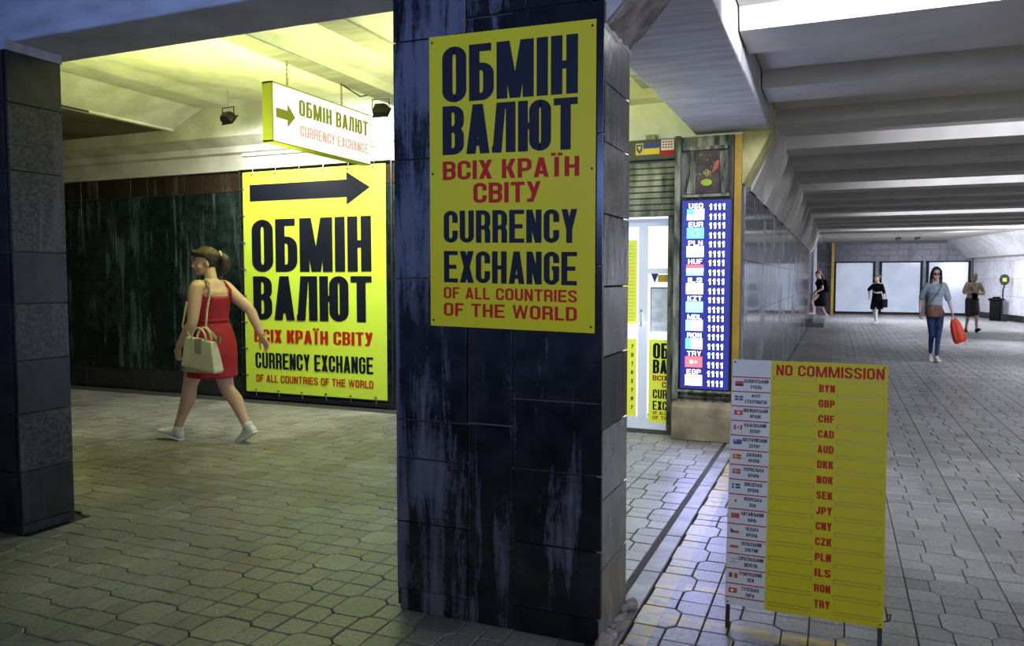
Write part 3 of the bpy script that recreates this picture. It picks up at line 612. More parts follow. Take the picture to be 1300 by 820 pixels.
# lobby back wall
wb = tag(MB().box(-3.5, 5.2, 34.7, 35, 0, 3.0).build('wall_back', 'mortar'), 'dark grey stone wall at the far end of the lobby', 'wall', kind='structure')
FB = Face((-3.5, 34.7, 0), (1, 0, 0), (0, 0, 1), (0, -1, 0)); rects = []
for j in range(3):
    for i in range(15):
        u = -.3*(j % 2)+i*.6
        rects.append((max(0, u), min(u+.6, 8.4), 2.15+j*.235, 2.15+(j+1)*.235))
for i in range(5):
    for j in range(3): rects.append((i*.66, i*.66+.66, .1+j*.68, .1+j*.68+.68))
rects += [(4.87, 5.12, .1, 2.15), (6.56, 6.8, .1, 2.15), (8.2, 8.4, .1, 2.15)]
slabs(FB, rects, .02, wb, mat='m_back')
slabs(FB, [(i*.8, i*.8+.8, 0, .1) for i in range(10)], .06, wb, 'base_slab', mat=pm('base_red_granite', (.15, .065, .06), .5))
for k, (a, b_) in enumerate(((-.04, 1.33), (1.66, 3.03), (3.33, 4.68))):
    w_ = tag(bpy.data.objects.new('window_%d' % (k+1), None), ('pale covered shop window at the left of the lobby wall', 'pale covered shop window in the middle of the lobby wall', 'pale covered shop window behind the woman in sunglasses')[k], 'window', kind='structure'); COL.objects.link(w_); w_.location = (0, 0, 0)
    MB().box(a, b_, 34.60, 34.64, .12, 2.10).build('pane', 'panel', w_)
    fr = MB(); t = .085
    for q in ((a-t, b_+t, .06, .12), (a-t, b_+t, 2.10, 2.15), (a-t, a, .06, 2.15), (b_, b_+t, .06, 2.15)): fr.box(q[0], q[1], 34.56, 34.70, q[2], q[3])
    fr.build('window_frame', pm('frame_green', (.004, .012, .011), .5, spec=.1) if k == 0 else bpy.data.materials['frame_green'], w_)
sc_ = MB(); FP = Face((0, 34.595, 0), (1, 0, 0), (0, 0, 1), (0, -1, 0))
# yellow posts at the lobby
tag(MB().box(-.22, -.12, 34.3, 34.42, 0, 2.9).build('yellow_post', 'post'), 'yellow post beside the left covered window of the lobby', 'post')
# flanking walls that close the lobby on the left behind the stairs
tag(MB().box(-3.6, -3.4, 25, 35, 0, 3.2).build('wall_stairwell', 'mortar'), 'wall closing the stairwell', 'wall', kind='structure')
tag(MB().box(-3.5, -.78, 29.6, 29.9, 0, 3.2).build('wall_stairwell', pm('lavender_plaster', (.75, .77, .92), .6, var=.1)), 'lavender wall behind the short steps', 'wall', kind='structure')
tag(MB().box(-.78, -.68, 29.5, 29.66, 0, 2.9).build('white_post', 'white'), 'white door post at the top of the short steps', 'post')
st = thing('steps', 'short flight of grey steps rising left at the end of the polished wall', 'steps', (0, 0, 0), kind='structure')
for k in range(5):
    MB().box(-3.4, -.34-.30*k, 25.0, 29.0, .125*k, .125*(k+1)).build('step', pm('step_stone', (.13, .13, .14), .5) if k == 0 else bpy.data.materials['step_stone'], st, bevel=.01)
hr = MB(); hr.tube([(-1.0, 28.9, 1.2), (-2.6, 28.9, 1.9)], .02, 8); hr.tube([(-1.05, 28.9, .3), (-1.05, 28.9, 1.22)], .02, 8)
tag(hr.build('handrail', 'metal'), 'dark metal handrail beside the short steps', 'handrail')
tag(MB().box(-13.2, -13, -4, 8, 0, 3.6).build('wall_far_left', 'olive'), 'dark end wall of the left passage', 'wall', kind='structure')

# ------------------------------------------------------------------ signs
ext = dict(big=dict(W=.455, s=.195, b=.135, gap=.05), mid=dict(W=.62, s=.20, b=.17, gap=.09), cond=dict(W=.43, s=.165, b=.13, gap=.06), small=dict(W=.64, s=.19, b=.165, gap=.11))
def exchange_sign(fc, w, h, parent, lines, ext=ext, lift=.0015):
    """lines: (text, u0, u1, v_top, v_bottom, style, material, name) in fractions of the sheet"""
    for st_, u0, u1, t0, t1, sty, mat, nm in lines:
        e_ = ext[sty]; hh = (t1-t0)*h; tot = sum(gw(c, e_['W'], e_['s']) for c in st_)+e_['gap']*(len(st_)-1); kk = (u1-u0)*w/(tot*hh); x = 0
        for wd in st_.split(' '):
            ww = sum(gw(c, e_['W'], e_['s']) for c in wd)+e_['gap']*(len(wd)-1)
            mb = MB(); text(mb, fc, wd, u0*w+x*hh*kk, u0*w+(x+ww)*hh*kk, (1-t1)*h, (1-t0)*h, w=lift, **e_); mb.build(nm, mat, parent)
            x += ww+2*e_['gap']+gw(' ', e_['W'], e_['s'])
K, Rd = 'black', 'red'
PL = [('ОБМІН', .085, .90, .040, .228, 'big', K, 'lettering'), ('ВАЛЮТ', .085, .90, .240, .406, 'big', K, 'lettering'),
      ('ВСІХ КРАЇН', .085, .91, .428, .492, 'mid', Rd, 'red_lettering'), ('СВІТУ', .28, .69, .505, .573, 'mid', Rd, 'red_lettering'),
      ('CURRENCY', .09, .90, .598, .708, 'cond', K, 'lettering'), ('EXCHANGE', .09, .90, .737, .846, 'cond', K, 'lettering'),
      ('OF ALL COUNTRIES', .088, .90, .862, .902, 'small', Rd, 'red_lettering'), ('OF THE WORLD', .088, .90, .917, .963, 'small', Rd, 'red_lettering')]
sw, sh = .713, 1.185
sg = thing('exchange_sign', 'yellow currency exchange sign board screwed to the stained black pillar', 'sign', (-1.568, 2.866, 1.255))
fc = Face((0, 0, 0), (1, 0, -.02), (0, 0, 1), (0, -1, 0))
mb = MB(); slab(mb, fc, 0, sw, 0, sh, -.004, 0); mb.build('board', 'yellow', sg)
exchange_sign(fc, sw, sh, sg, PL)
for u in (.02, .98):
    for v in (.02, .53, .98):
        mb = MB(); disc(mb, fc, u*sw, v*sh, .005, .005, .002, 10); disc(mb, fc, u*sw, v*sh, .0035, .0035, .004, 10); mb.build('screw', 'metal', sg)

# big banner on the wall
bw, bh = 1.985, 2.62
bn = thing('exchange_banner', 'large bright yellow exchange banner with a black arrow laced to the wall', 'banner', (-6.575, 7.38, .095))
fb = Face((0, 0, 0), (1, 0, 0), (0, 0, 1), (0, -1, 0))
mb = MB(); N1, N2 = 24, 30; vs = []
for j in range(N2+1):
    for i in range(N1+1):
        u, v = i/N1, j/N2; vs.append(fb.p(u*bw, v*bh, .003*math.sin(u*9+v*4)*math.sin(v*7)))
mb.add(vs, [(j*(N1+1)+i, j*(N1+1)+i+1, (j+1)*(N1+1)+i+1, (j+1)*(N1+1)+i) for j in range(N2) for i in range(N1)]); mb.build('sheet', 'banner', bn, smooth=True)
BL_ = [('ОБМІН', .064, .905, .216, .451, 'big', K, 'lettering'), ('ВАЛЮТ', .068, .905, .471, .668, 'big', K, 'lettering'),
       ('ВСІХ КРАЇН СВІТУ', .07, .91, .712, .770, 'cond', Rd, 'red_lettering'), ('CURRENCY EXCHANGE', .075, .91, .818, .890, 'cond', K, 'lettering'),
       ('OF ALL COUNTRIES OF THE WORLD', .078, .91, .919, .952, 'small', Rd, 'red_lettering')]
exchange_sign(fb, bw, bh, bn, BL_, lift=.006)
mb = MB(); f_ = lambda u, t: fb.p(u*bw, (1-t)*bh, .006)
mb.poly([f_(.055, .058), f_(.745, .058), f_(.745, .132), f_(.055, .132)]); mb.poly([f_(.745, .026), f_(.90, .095), f_(.745, .165)]); mb.build('arrow', 'black', bn)
mb = MB()
for a, b_ in (((-.06, -.05), (bw+.06, -.05)), ((-.06, bh+.03), (bw+.06, bh+.03)), ((-.06, -.05), (-.06, bh+.03)), ((bw+.06, -.05), (bw+.06, bh+.03))):
    mb.tube([fb.p(a[0], a[1], -.02), fb.p(b_[0], b_[1], -.02)], .013, 8)
mb.build('frame', 'metal', bn)
for k in range(6):
    for v, v2 in ((.03, -.05), (bh-.03, bh+.035)):
        mb = MB(); u = .15+k*(bw-.3)/5; mb.tube([fb.p(u, v, .006), fb.p(u+.006, v2, .0)], .0045, 6); mb.tube([fb.p(u-.012, v, .006), fb.p(u+.012, v, .006)], .009, 6); mb.build('tie', 'steel', bn)
for k in range(8):
    for u, u2 in ((.03, -.065), ):
        mb = MB(); v = .2+k*(bh-.4)/7; mb.tube([fb.p(u, v, .006), fb.p(u2, v+.004, .0)], .0045, 6); mb.tube([fb.p(u, v-.012, .006), fb.p(u, v+.012, .006)], .009, 6); mb.build('tie', 'steel', bn)

# hanging light box
lb = thing('lightbox_sign', 'glowing yellow exchange light box hanging on two chains', 'sign', (-4.045, 4.885, 2.51))
ll, lh_, lt = 1.37, .465, .10
MB().box(-lt, -.004, 0, ll, .0, .018).box(-lt, -.004, 0, ll, lh_-.018, lh_).box(-lt, -.004, 0, .018, 0, lh_).box(-lt, -.004, ll-.018, ll, 0, lh_).build('case', 'box_side', lb, bevel=.003)
MB().box(-lt+.002, -lt+.03, .018, ll-.018, .018, lh_-.018).build('rear_fill_panel', 'box_back_fill', lb)  # unseen rear face, glow added to light the woman and ceiling
fl = Face((-.003, 0, 0), (0, 1, 0), (0, 0, 1), (1, 0, 0))
mb = MB(); slab(mb, fl, .012, ll-.012, .012, lh_-.012, -.002, 0); mb.build('front_panel', 'box_face', lb)
mb = MB(); text(mb, fl, 'ОБМІН ВАЛЮТ', .235*ll, .965*ll, .56*lh_, .84*lh_, W=.42, s=.17, b=.13, gap=.07); mb.build('lettering', 'box_text', lb)
mb = MB(); text(mb, fl, 'CURRENCY EXCHANGE', .245*ll, .965*ll, .21*lh_, .40*lh_, W=.45, s=.15, b=.12, gap=.08); mb.build('pink_lettering', 'box_pink', lb)
mb = MB(); mb.poly([fl.p(u*ll, v*lh_, .0015) for u, v in ((.03, .42), (.13, .42), (.13, .30), (.2, .5), (.13, .70), (.13, .58), (.03, .58))]); mb.build('arrow', 'box_text', lb)
for yy in (.24, .98):
    mb = MB()
    for k in range(7):
        c = (-lt/2, yy, lh_+.02+k*.036)
        mb.tube([(c[0]+(.008*math.cos(a) if k % 2 else 0), c[1]+(0 if k % 2 else .008*math.cos(a)), c[2]+.023*math.sin(a)) for a in (2*PI*i/10 for i in range(11))], .0032, 5)
    mb.build('chain', 'gold', lb)
mb = MB(); mb.tube([(-4.13, 5.9, 3.19), (-4.12, 6.2, 3.14), (-4.13, 6.3, 3.17), (-4.15, 6.38, 3.195)], .006, 6); tag(mb.build('cable', 'cable'), 'looped cable feeding the floodlight beside the light box', 'cable')

def floodlight(loc, label, aim, rz, top=.3):
    t = thing('floodlight', label, 'lamp', loc, rz, 'floodlights hung over the banner wall')
    R_ = Matrix.Rotation(math.radians(-38), 3, 'X')
    def tr(mb): mb.v = [tuple(R_ @ Vector(v)) for v in mb.v]; return mb
    mb = MB(); mb.rings([[(-.07, y, -.05), (.07, y, -.05), (.07, y, .05), (-.07, y, .05)] if i else [(-.05, y, -.035), (.05, y, -.035), (.05, y, .035), (-.05, y, .035)] for i, y in enumerate((-.06, -.02, .02))]); tr(mb).build('housing', 'metal', t, bevel=.005)
    mb = MB().box(-.085, .085, .02, .032, -.062, .062); tr(mb).build('bezel', 'metal', t, bevel=.003)
    mb = MB().box(-.07, .07, .032, .034, -.05, .05); tr(mb).build('lamp_glass', 'tube', t)
    mb = MB(); mb.tube([(-.09, 0, 0), (-.09, 0, .11), (.09, 0, .11), (.09, 0, 0)], .006, 6); mb.build('bracket', 'metal', t); mb = MB(); mb.tube([(0, 0, .11), (0, 0, top)], .005, 6); mb.build('hanger', 'steel', t)
    v = Vector(loc)+Matrix.Rotation(rz, 3, 'Z') @ (R_ @ Vector((0, .06, 0)))
    return v
v1 = floodlight((-5.92, 6.45, 3.13), 'small black floodlight left of the glowing light box', None, -.15)
v2 = floodlight((-4.12, 6.55, 3.08), 'small black floodlight between the light box and the stained pillar', None, .1, .13)
lamp('floodlight_beam', 'SPOT', v1, 130, (1, 1, .95), .06, (-6.3, 7.5, 1.5), math.radians(140), blend=.8)
lamp('floodlight_beam', 'SPOT', v2, 260, (1, 1, .97), .06, (-4.9, 7.5, 1.9), math.radians(150), blend=.8)

# ------------------------------------------------------------------ kiosk
kw = tag(MB().box(-2.6, -1.92, 7.16, 7.5, 0, 3.4).build('wall_kiosk', 'dirty'), 'kiosk front wall hidden behind the stained pillar', 'wall', kind='structure')
tag(MB().box(-2.6, -.80, 7.2, 7.5, 2.72, 3.4).build('wall_kiosk_top', 'whitewash'), 'plaster above the kiosk shutter', 'wall', kind='structure')
col = thing('kiosk_column', 'dirty marble column carrying the glowing exchange rate display', 'column', kind='structure')
MB().box(-1.33, -.86, 7.12, 7.5, .36, 2.72).build('core', 'dirty', col)
MB().box(-1.46, -1.33, 7.25, 7.6, .02, 2.12).build('jamb', 'dirty', col, bevel=.006)
MB().box(-1.36, -1.31, 7.02, 7.2, .36, 2.72).build('edge_strip', 'dirty', col, bevel=.004)
MB().box(-.885, -.855, 7.03, 7.15, .36, 2.70).build('edge_strip', 'm_dark', col, bevel=.004)
mb = MB(); mb.prism([(6.98, .0), (7.3, .0), (7.3, .36), (7.06, .36), (6.98, .30)], 0, -1.36, -.80); mb.build('plinth', 'tan', col, bevel=.01)
MB().box(-1.28, -.89, 7.04, 7.12, .33, .36).build('plinth_ledge', 'dirty', col)
mb = MB(); mb.prism([(7.02, .40), (7.1, .335), (7.12, .40)], 0, -1.30, -.86); mb.build('slanted_ledge', 'dirty', col)
MB().box(-1.30, -1.22, 7.05, 7.12, .39, .62).box(-.93, -.86, 7.05, 7.12, .39, .62).build('side_stone', 'dirty', col, bevel=.005)
MB().box(-1.22, -1.07, 7.105, 7.122, .40, .60).build('old_poster', pm('old_poster_yellow', (.35, .36, .08), .6, col2=(.18, .09, .03), scale=6), col)
# picture above the display
pt = thing('food_poster', 'dark vegetable poster in a dripped frame above the rate display', 'poster', (-1.31, 7.085, 2.19))
fp = Face((0, 0, 0), (1, 0, 0), (0, 0, 1), (0, -1, 0))
mb = MB(); slab(mb, fp, .11, .335, .02, .40, .0, .012); mb.build('sheet', 'pic', pt)
mb = MB()
for cx_, cy_ in ((.225, .215), (.245, .20), (.225, .185), (.208, .20)):
    for k in range(12):
        a, b_ = 2*PI*k/12, 2*PI*(k+1)/12; q = lambda r, a_: fp.p(cx_+r*math.cos(a_), cy_+r*math.sin(a_), .0145)
        mb.poly([q(.014, a), q(.014, b_), q(.009, b_), q(.009, a)])
mb.build('pepper_ring', 'yl', pt)
mb = MB(); disc(mb, fp, .222, .115, .048, .030, .0142, 18, .4); mb.build('lime_slice', 'lime', pt)
mb = MB(); mb.poly([fp.p(u, v, .0142) for u, v in ((.272, .20), (.318, .24), (.330, .30), (.315, .31), (.285, .27))]); mb.build('pepper_slice', 'orangep', pt)
mb = MB(); random.seed(5)
for k in range(14): disc(mb, fp, random.uniform(.13, .29), random.uniform(.14, .37), random.uniform(.004, .011), random.uniform(.004, .009), .0140, 8)
tag(mb.build('spices', pm('spice', (.22, .2, .07), .5), pt), kind='stuff')
mb = MB()
for k in range(5): mb.tube([fp.p(.07+.012*k, .40, .01), fp.p(.085+.01*k, .2, .016), fp.p(.05+.016*k, .02, .012)], [.006, .004, .008], 6)
for k in range(3): mb.tube([fp.p(.34+.012*k, .38, .01), fp.p(.345+.01*k, .2, .014), fp.p(.36+.01*k, .02, .012)], [.007, .004, .008], 6)
mb.box(.02, .40, -.04, .0, .40, .43); mb.box(.02, .43, -.045, .0, -.015, .01)
mb.build('dripped_frame', 'dirty', pt, smooth=False)

# LED display
ld = thing('rate_display', 'glowing blue exchange rate display with flags and rows of ones', 'display', (-1.30, 7.02, .455))
lw, lH = .425, 1.70
MB().box(0, lw+.02, 0, .098, 0, lH).build('case', 'metal', ld, bevel=.005)
fd = Face((0, -.001, 0), (1, 0, 0), (0, 0, 1), (0, -1, 0))
mb = MB(); slab(mb, fd, .012, lw+.008, .012, lH-.012, 0, .004); mb.build('screen', 'led_case', ld)
MB().box(-.01, lw+.03, -.012, .1, -.02, .0).build('sill', 'dirty', ld)
CODES = ['USD', 'EUR', 'PLN', 'HUF', 'ILS', 'KZT', 'MDL', 'RON', 'TRY', 'EGP']
rowh = (lH-.06)/10
for i, c in enumerate(CODES):
    top = lH-.035-i*rowh
    mb = MB(); text(mb, fd, c, .07, .195, top-.045, top-.003, W=.6, s=.16, b=.16, gap=.12, w=.0055); mb.build('currency_code', 'led_pale' if i in (2, 3, 8, 9) else 'led_white', ld)
    for dv in (.012, .098):
        mb = MB(); text(mb, fd, '1111', .245, .385, top-dv-.052, top-dv, W=.62, s=.22, b=.16, gap=.16, w=.0055); mb.build('digits', 'led_white', ld)
    fu0, fu1, ft, fbm = .055, .205, top-.052, top-.148
    def fl_(x0, x1, y0, y1, m): mb = MB(); flat(mb, fd, fu0+(fu1-fu0)*x0, fu0+(fu1-fu0)*x1, fbm+(ft-fbm)*y0, fbm+(ft-fbm)*y1, .0055); return mb
    flag = thing_f = None
    bands = {0: [(0, 1, 0, 1, 'led_white'), (0, .42, .5, 1, 'led_blue')], 1: [(0, 1, 0, 1, 'led_blue')], 2: [(0, 1, .5, 1, 'led_white'), (0, 1, 0, .5, 'led_pale')],
             3: [(0, 1, .66, 1, 'led_red'), (0, 1, .33, .66, 'led_white'), (0, 1, 0, .33, 'led_cyan')], 4: [(0, 1, 0, 1, 'led_white'), (0, 1, .1, .2, 'led_cyan'), (0, 1, .8, .9, 'led_cyan')], 5: [(0, 1, 0, 1, 'led_cyan')],
             6: [(0, .33, 0, 1, 'led_cyan'), (.33, .66, 0, 1, 'led_white'), (.66, 1, 0, 1, 'led_pale')], 7: [(0, .33, 0, 1, 'led_blue'), (.33, .66, 0, 1, 'led_white'), (.66, 1, 0, 1, 'led_pale')],
             8: [(0, 1, 0, 1, 'led_red')], 9: [(0, 1, .6, 1, 'led_pale'), (0, 1, 0, .6, 'led_white')]}[i]
    parent = None
    for k, (a, b_, c0, c1, m_) in enumerate(bands):
        mb = MB(); flat(mb, fd, fu0+(fu1-fu0)*a, fu0+(fu1-fu0)*b_, fbm+(ft-fbm)*c0, fbm+(ft-fbm)*c1, .0055+.0004*k)
        o = mb.build('flag' if k == 0 else 'flag_band', m_, parent or ld); parent = parent or o
    if i == 0:
        mb = MB()
        for s_ in range(4): flat(mb, fd, fu0+(.42 if s_ > 1 else 0)*(fu1-fu0), fu1, fbm+(ft-fbm)*(.1+.24*s_), fbm+(ft-fbm)*(.2+.24*s_), .0064)
        mb.build('flag_stripe', 'led_pale', parent)
    if i in (1, 8):
        mb = MB()
        for s_ in range(12 if i == 1 else 2):
            a = 2*PI*s_/12
            if i == 1: disc(mb, fd, (fu0+fu1)/2+.03*math.cos(a), (ft+fbm)/2+.03*math.sin(a), .0035, .0035, .0064, 5)
            else: disc(mb, fd, fu0+.055+.04*s_, (ft+fbm)/2, .018-.008*s_, .018-.008*s_, .0064, 12)
        mb.build('flag_star', 'led_pale', parent)
lamp('display_glow', 'AREA', (-1.08, 6.98, 1.3), 34, (.42, .45, 1), .42, (-1.0, 4.0, 1.6), size_y=1.65)

# shutter, box, door, lit interior
sr_ = thing('roller_shutter', 'half-raised grey-green roller shutter above the kiosk door', 'shutter', (-1.92, 7.20, 2.03))
for k in range(9): MB().box(0, .545, .0, .02, k*.0555+.002, k*.0555+.050).build('shutter_slat', 'kiosk', sr_, bevel=.006)
MB().box(0, .545, .02, .03, 0, .50).build('backing', 'kioskdark', sr_)
hb = thing('shutter_box', 'dark shutter housing with a yellow security sticker above the kiosk door', 'box', (-1.92, 7.10, 2.535))
MB().box(0, .57, 0, .2, 0, .185).build('housing', 'kioskdark', hb, bevel=.006)
MB().box(.27, .36, .03, .1, .187, .235).build('bracket', 'kiosk', hb)
fh = Face((0, -.001, 0), (1, 0, 0), (0, 0, 1), (0, -1, 0))
mb = MB(); flat(mb, fh, .185, .405, .05, .155, .001); mb.build('security_sticker', 'flagyellow', hb)
mb = MB(); flat(mb, fh, .255, .405, .105, .155, .0015); text(mb, fh, 'ОХОРОНА', .262, .40, .115, .145, W=.6, s=.17, b=.15, gap=.1, w=.002) and None; mb.build('sticker_print', 'navy', hb)
mb = MB(); mb.poly([fh.p(u, v, .002) for u, v in ((.19, .145), (.25, .145), (.245, .09), (.22, .058), (.195, .09))]); mb.build('shield_emblem', 'navy', hb)
mb = MB(); mb.poly([fh.p(u, v, .0025) for u, v in ((.203, .128), (.237, .128), (.22, .085))]); mb.build('shield_mark', 'flagyellow', hb)
mb = MB(); flat(mb, fh, .42, .535, .035, .175, .001); mb.build('notice', 'white', hb)
mb = MB(); flat(mb, fh, .42, .535, .035, .08, .0015)
for r_ in range(3):
    for q in range(4): flat(mb, fh, .43+q*.025, .448+q*.025, .10+r_*.024, .112+r_*.024, .0015)
mb.build('notice_print', 'red', hb)
# room behind the door
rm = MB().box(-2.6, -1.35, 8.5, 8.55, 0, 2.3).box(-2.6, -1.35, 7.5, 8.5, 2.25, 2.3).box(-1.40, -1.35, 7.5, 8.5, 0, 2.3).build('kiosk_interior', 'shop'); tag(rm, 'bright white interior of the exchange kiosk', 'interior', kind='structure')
dr = thing('door_1', 'white glazed kiosk door with yellow posters', 'door', (-1.92, 7.36, 0), kind='structure')
D = 7.36
def db(nm, u0, u1, z0, z1, m, par=dr, y0=0, y1=.05, bev=.004): return MB().box(u0, u1, y0, y1, z0, z1).build(nm, m, par, bevel=bev)
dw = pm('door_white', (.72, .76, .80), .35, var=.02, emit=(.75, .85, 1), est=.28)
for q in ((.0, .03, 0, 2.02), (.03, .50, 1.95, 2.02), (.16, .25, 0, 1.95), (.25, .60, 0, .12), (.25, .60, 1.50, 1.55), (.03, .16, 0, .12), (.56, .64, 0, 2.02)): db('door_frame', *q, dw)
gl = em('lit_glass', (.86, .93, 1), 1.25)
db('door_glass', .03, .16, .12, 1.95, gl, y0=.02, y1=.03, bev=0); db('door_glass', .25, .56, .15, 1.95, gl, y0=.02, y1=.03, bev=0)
fdoor = Face((.268, -.002, .07), (1, 0, 0), (0, 0, 1), (0, -1, 0))
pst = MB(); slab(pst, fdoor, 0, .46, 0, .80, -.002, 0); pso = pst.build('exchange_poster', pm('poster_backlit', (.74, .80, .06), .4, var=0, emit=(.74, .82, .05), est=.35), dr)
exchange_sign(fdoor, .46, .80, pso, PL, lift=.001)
fd2 = Face((-.056, -.002, .12), (1, 0, 0), (0, 0, 1), (0, -1, 0))
for v0, v1 in ((0, .75), (.9, 1.7)):
    mb = MB(); slab(mb, fd2, .0, .20, v0, v1, -.002, 0); o = mb.build('yellow_notice', bpy.data.materials['poster_backlit'], dr)
    mb = MB()
    if v0 == 0:
        for k, ch in enumerate('УВТКХУИУ'):
            for pl_ in glyph(ch, .6, .2, .16): mb.poly([fd2.p(.15+x*.04, .66-k*.085+y*.04, .001) for x, y in pl_])
        mb.build('notice_lettering', 'black', o)
    else:
        for k in range(22): flat(mb, fd2, .02, .18, .93+k*.034, .933+k*.034, .001)
        mb.build('notice_line', 'olive', o)
fst = Face((.262, -.003, 0), (1, 0, 0), (0, 0, 1), (0, -1, 0))
mb = MB(); mb.poly([fst.p(u, v, 0) for u, v in ((.02, 1.50), (.09, 1.50), (.055, 1.41))]); mb.build('triangle_sticker', 'navy', dr)
mb = MB(); flat(mb, fst, 1*.085, .2, 1.42, 1.49, .001); mb.build('small_sticker', 'flagyellow', dr)
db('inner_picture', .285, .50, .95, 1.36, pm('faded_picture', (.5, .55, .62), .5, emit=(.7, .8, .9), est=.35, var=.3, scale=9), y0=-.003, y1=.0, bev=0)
mb = MB()
for q in ((.28, .285, .94, 1.37), (.28, .51, 1.36, 1.37)): mb.box(q[0], q[1], -.008, 0, q[2], q[3])
mb.build('picture_frame', 'metal', dr)
mb = MB(); mb.tube([(.20, -.04, 1.0), (.20, -.04, 1.16)], .01, 8); mb.build('door_handle', 'steel', dr)
lamp('kiosk_light', 'AREA', (-1.70, 7.28, 1.2), 15, (.75, .88, 1), .4, (-1.75, 5.5, .3), size_y=1.6)
yp = MB().box(-.845, -.785, 7.04, 7.10, .0, 2.70).build('yellow_post', 'post', bevel=.004); tag(yp, 'yellow steel post beside the glowing rate display', 'post')

# ------------------------------------------------------------------ sandwich board
BW, BH = .598, 1.02
sb = thing('sandwich_board', 'yellow no-commission rate board standing on thin black legs', 'board', (-.403, 3.26, 0))
tilt = .135
fs_ = Face((0, .002, .098), (1, 0, .0), (0, tilt, 1), (0, -1, tilt))
mb = MB(); slab(mb, fs_, 0, BW, 0, BH, -.006, 0); mb.build('white_panel', 'white', sb, bevel=.0015)
mb = MB(); slab(mb, fs_, .158, BW, 0, BH, 0, .002); mb.build('yellow_panel', 'yellow', sb)
mb = MB()
for u0 in (.004, BW-.020): slab(mb, fs_, u0, u0+.016, -.10, BH-.004, -.022, -.006)
for v0 in (.0, BH-.02): slab(mb, fs_, .004, BW-.004, v0, v0+.016, -.022, -.006)
mb.build('front_frame', 'metal', sb)
for u0 in (.004, BW-.020):
    mb = MB(); mb.tube([fs_.p(u0+.008, BH-.02, -.015), (u0+.008, .50, .008)], .009, 4); mb.build('leg', 'metal', sb)
mb = MB(); mb.tube([(0.012, .36, .35), (BW-.012, .36, .35)], .008, 4); mb.build('rear_brace', 'metal', sb)
mb = MB(); mb.tube([fs_.p(BW+.0, .022, -.01), fs_.p(BW+.022, .03, -.01), fs_.p(BW+.026, .055, -.01), fs_.p(BW+.012, .05, -.01)], .003, 6); mb.build('hook', 'metal', sb)
for u, v in ((.012, BH-.012), (BW-.012, BH-.012), (BW-.012, .012), (.012, .012)):
    mb = MB(); disc(mb, fs_, u, v, .004, .004, .003, 8); mb.build('screw', 'metal', sb)
mb = MB(); text(mb, fs_, 'NO COMMISSION', .178, .585, BH-.060, BH-.016, W=.66, s=.20, b=.18, gap=.10, w=.003); mb.build('lettering', 'red', sb)
ROWS = [('БІЛОРУСЬКИЙ', 'РУБЛЬ', 'BYN', 'by'), ('ФУНТ', 'СТЕРЛІНГІВ', 'GBP', 'gb'), ('ШВЕЙЦАРСЬКИЙ', 'ФРАНК', 'CHF', 'ch'), ('КАНАДСЬКИЙ', 'ДОЛАР', 'CAD', 'ca'), ('АВСТРАЛІЙСЬКИЙ', 'ДОЛАР', 'AUD', 'au'),
        ('ДАНСЬКА', 'КРОНА', 'DKK', 'dk'), ('НОРВЕЗЬКА', 'КРОНА', 'NOK', 'no'), ('ШВЕДСЬКА', 'КРОНА', 'SEK', 'se'), ('ЯПОНСЬКА', 'ЄНА', 'JPY', 'jp'), ('КИТАЙСЬКИЙ', 'ЮАНЬ', 'CNY', 'cn'),
        ('ЧЕСЬКА', 'КРОНА', 'CZK', 'cz'), ('ПОЛЬСЬКИЙ', 'ЗЛОТИЙ', 'PLN', 'pl'), ('ІЗРАЇЛЬСЬКИЙ', 'ШЕКЕЛЬ', 'ILS', 'il'), ('РУМУНСЬКИЙ', 'ЛЕЙ', 'RON', 'ro'), ('ТУРЕЦЬКА', 'ЛІРА', 'TRY', 'tr')]
def bandset(kind):
    r, w, n, y = 'flagred', 'sole', 'navy', 'flagyellow'
    cross = lambda c, b2=None: [(0, 1, 0, 1, b2), (.28, .42, 0, 1, c), (0, 1, .42, .58, c)]
    return {'by': [(0, 1, .33, 1, r), (0, 1, 0, .33, 'black')], 'gb': [(0, 1, 0, 1, n), (0, 1, .4, .6, w), (.4, .6, 0, 1, w), (0, 1, .45, .55, r), (.45, .55, 0, 1, r)],
            'ch': [(0, 1, 0, 1, r), (.3, .7, .4, .6, w), (.42, .58, .2, .8, w)], 'ca': [(0, 1, 0, 1, w), (0, .25, 0, 1, r), (.75, 1, 0, 1, r), (.4, .6, .25, .75, r)],
            'au': [(0, 1, 0, 1, n), (.1, .45, .7, .8, w), (.24, .32, .55, .95, w), (.7, .78, .3, .4, w), (.75, .82, .7, .8, w)], 'dk': cross(y, r), 'no': cross('white', r)+[(.32, .38, 0, 1, n), (0, 1, .47, .53, n)],
            'se': cross('sole', n), 'jp': [(0, 1, 0, 1, w)], 'cn': [(0, 1, 0, 1, r), (.1, .2, .65, .85, y)], 'cz': [(0, 1, .5, 1, w), (0, 1, 0, .5, r)], 'pl': [(0, 1, .5, 1, w), (0, 1, 0, .5, r)],
            'il': [(0, 1, 0, 1, w), (0, 1, .12, .22, n), (0, 1, .78, .88, n)], 'ro': [(0, .33, 0, 1, n), (.33, .66, 0, 1, y), (.66, 1, 0, 1, r)], 'tr': [(0, 1, 0, 1, r)]}[kind]
pitch = (BH-.083-.018)/15
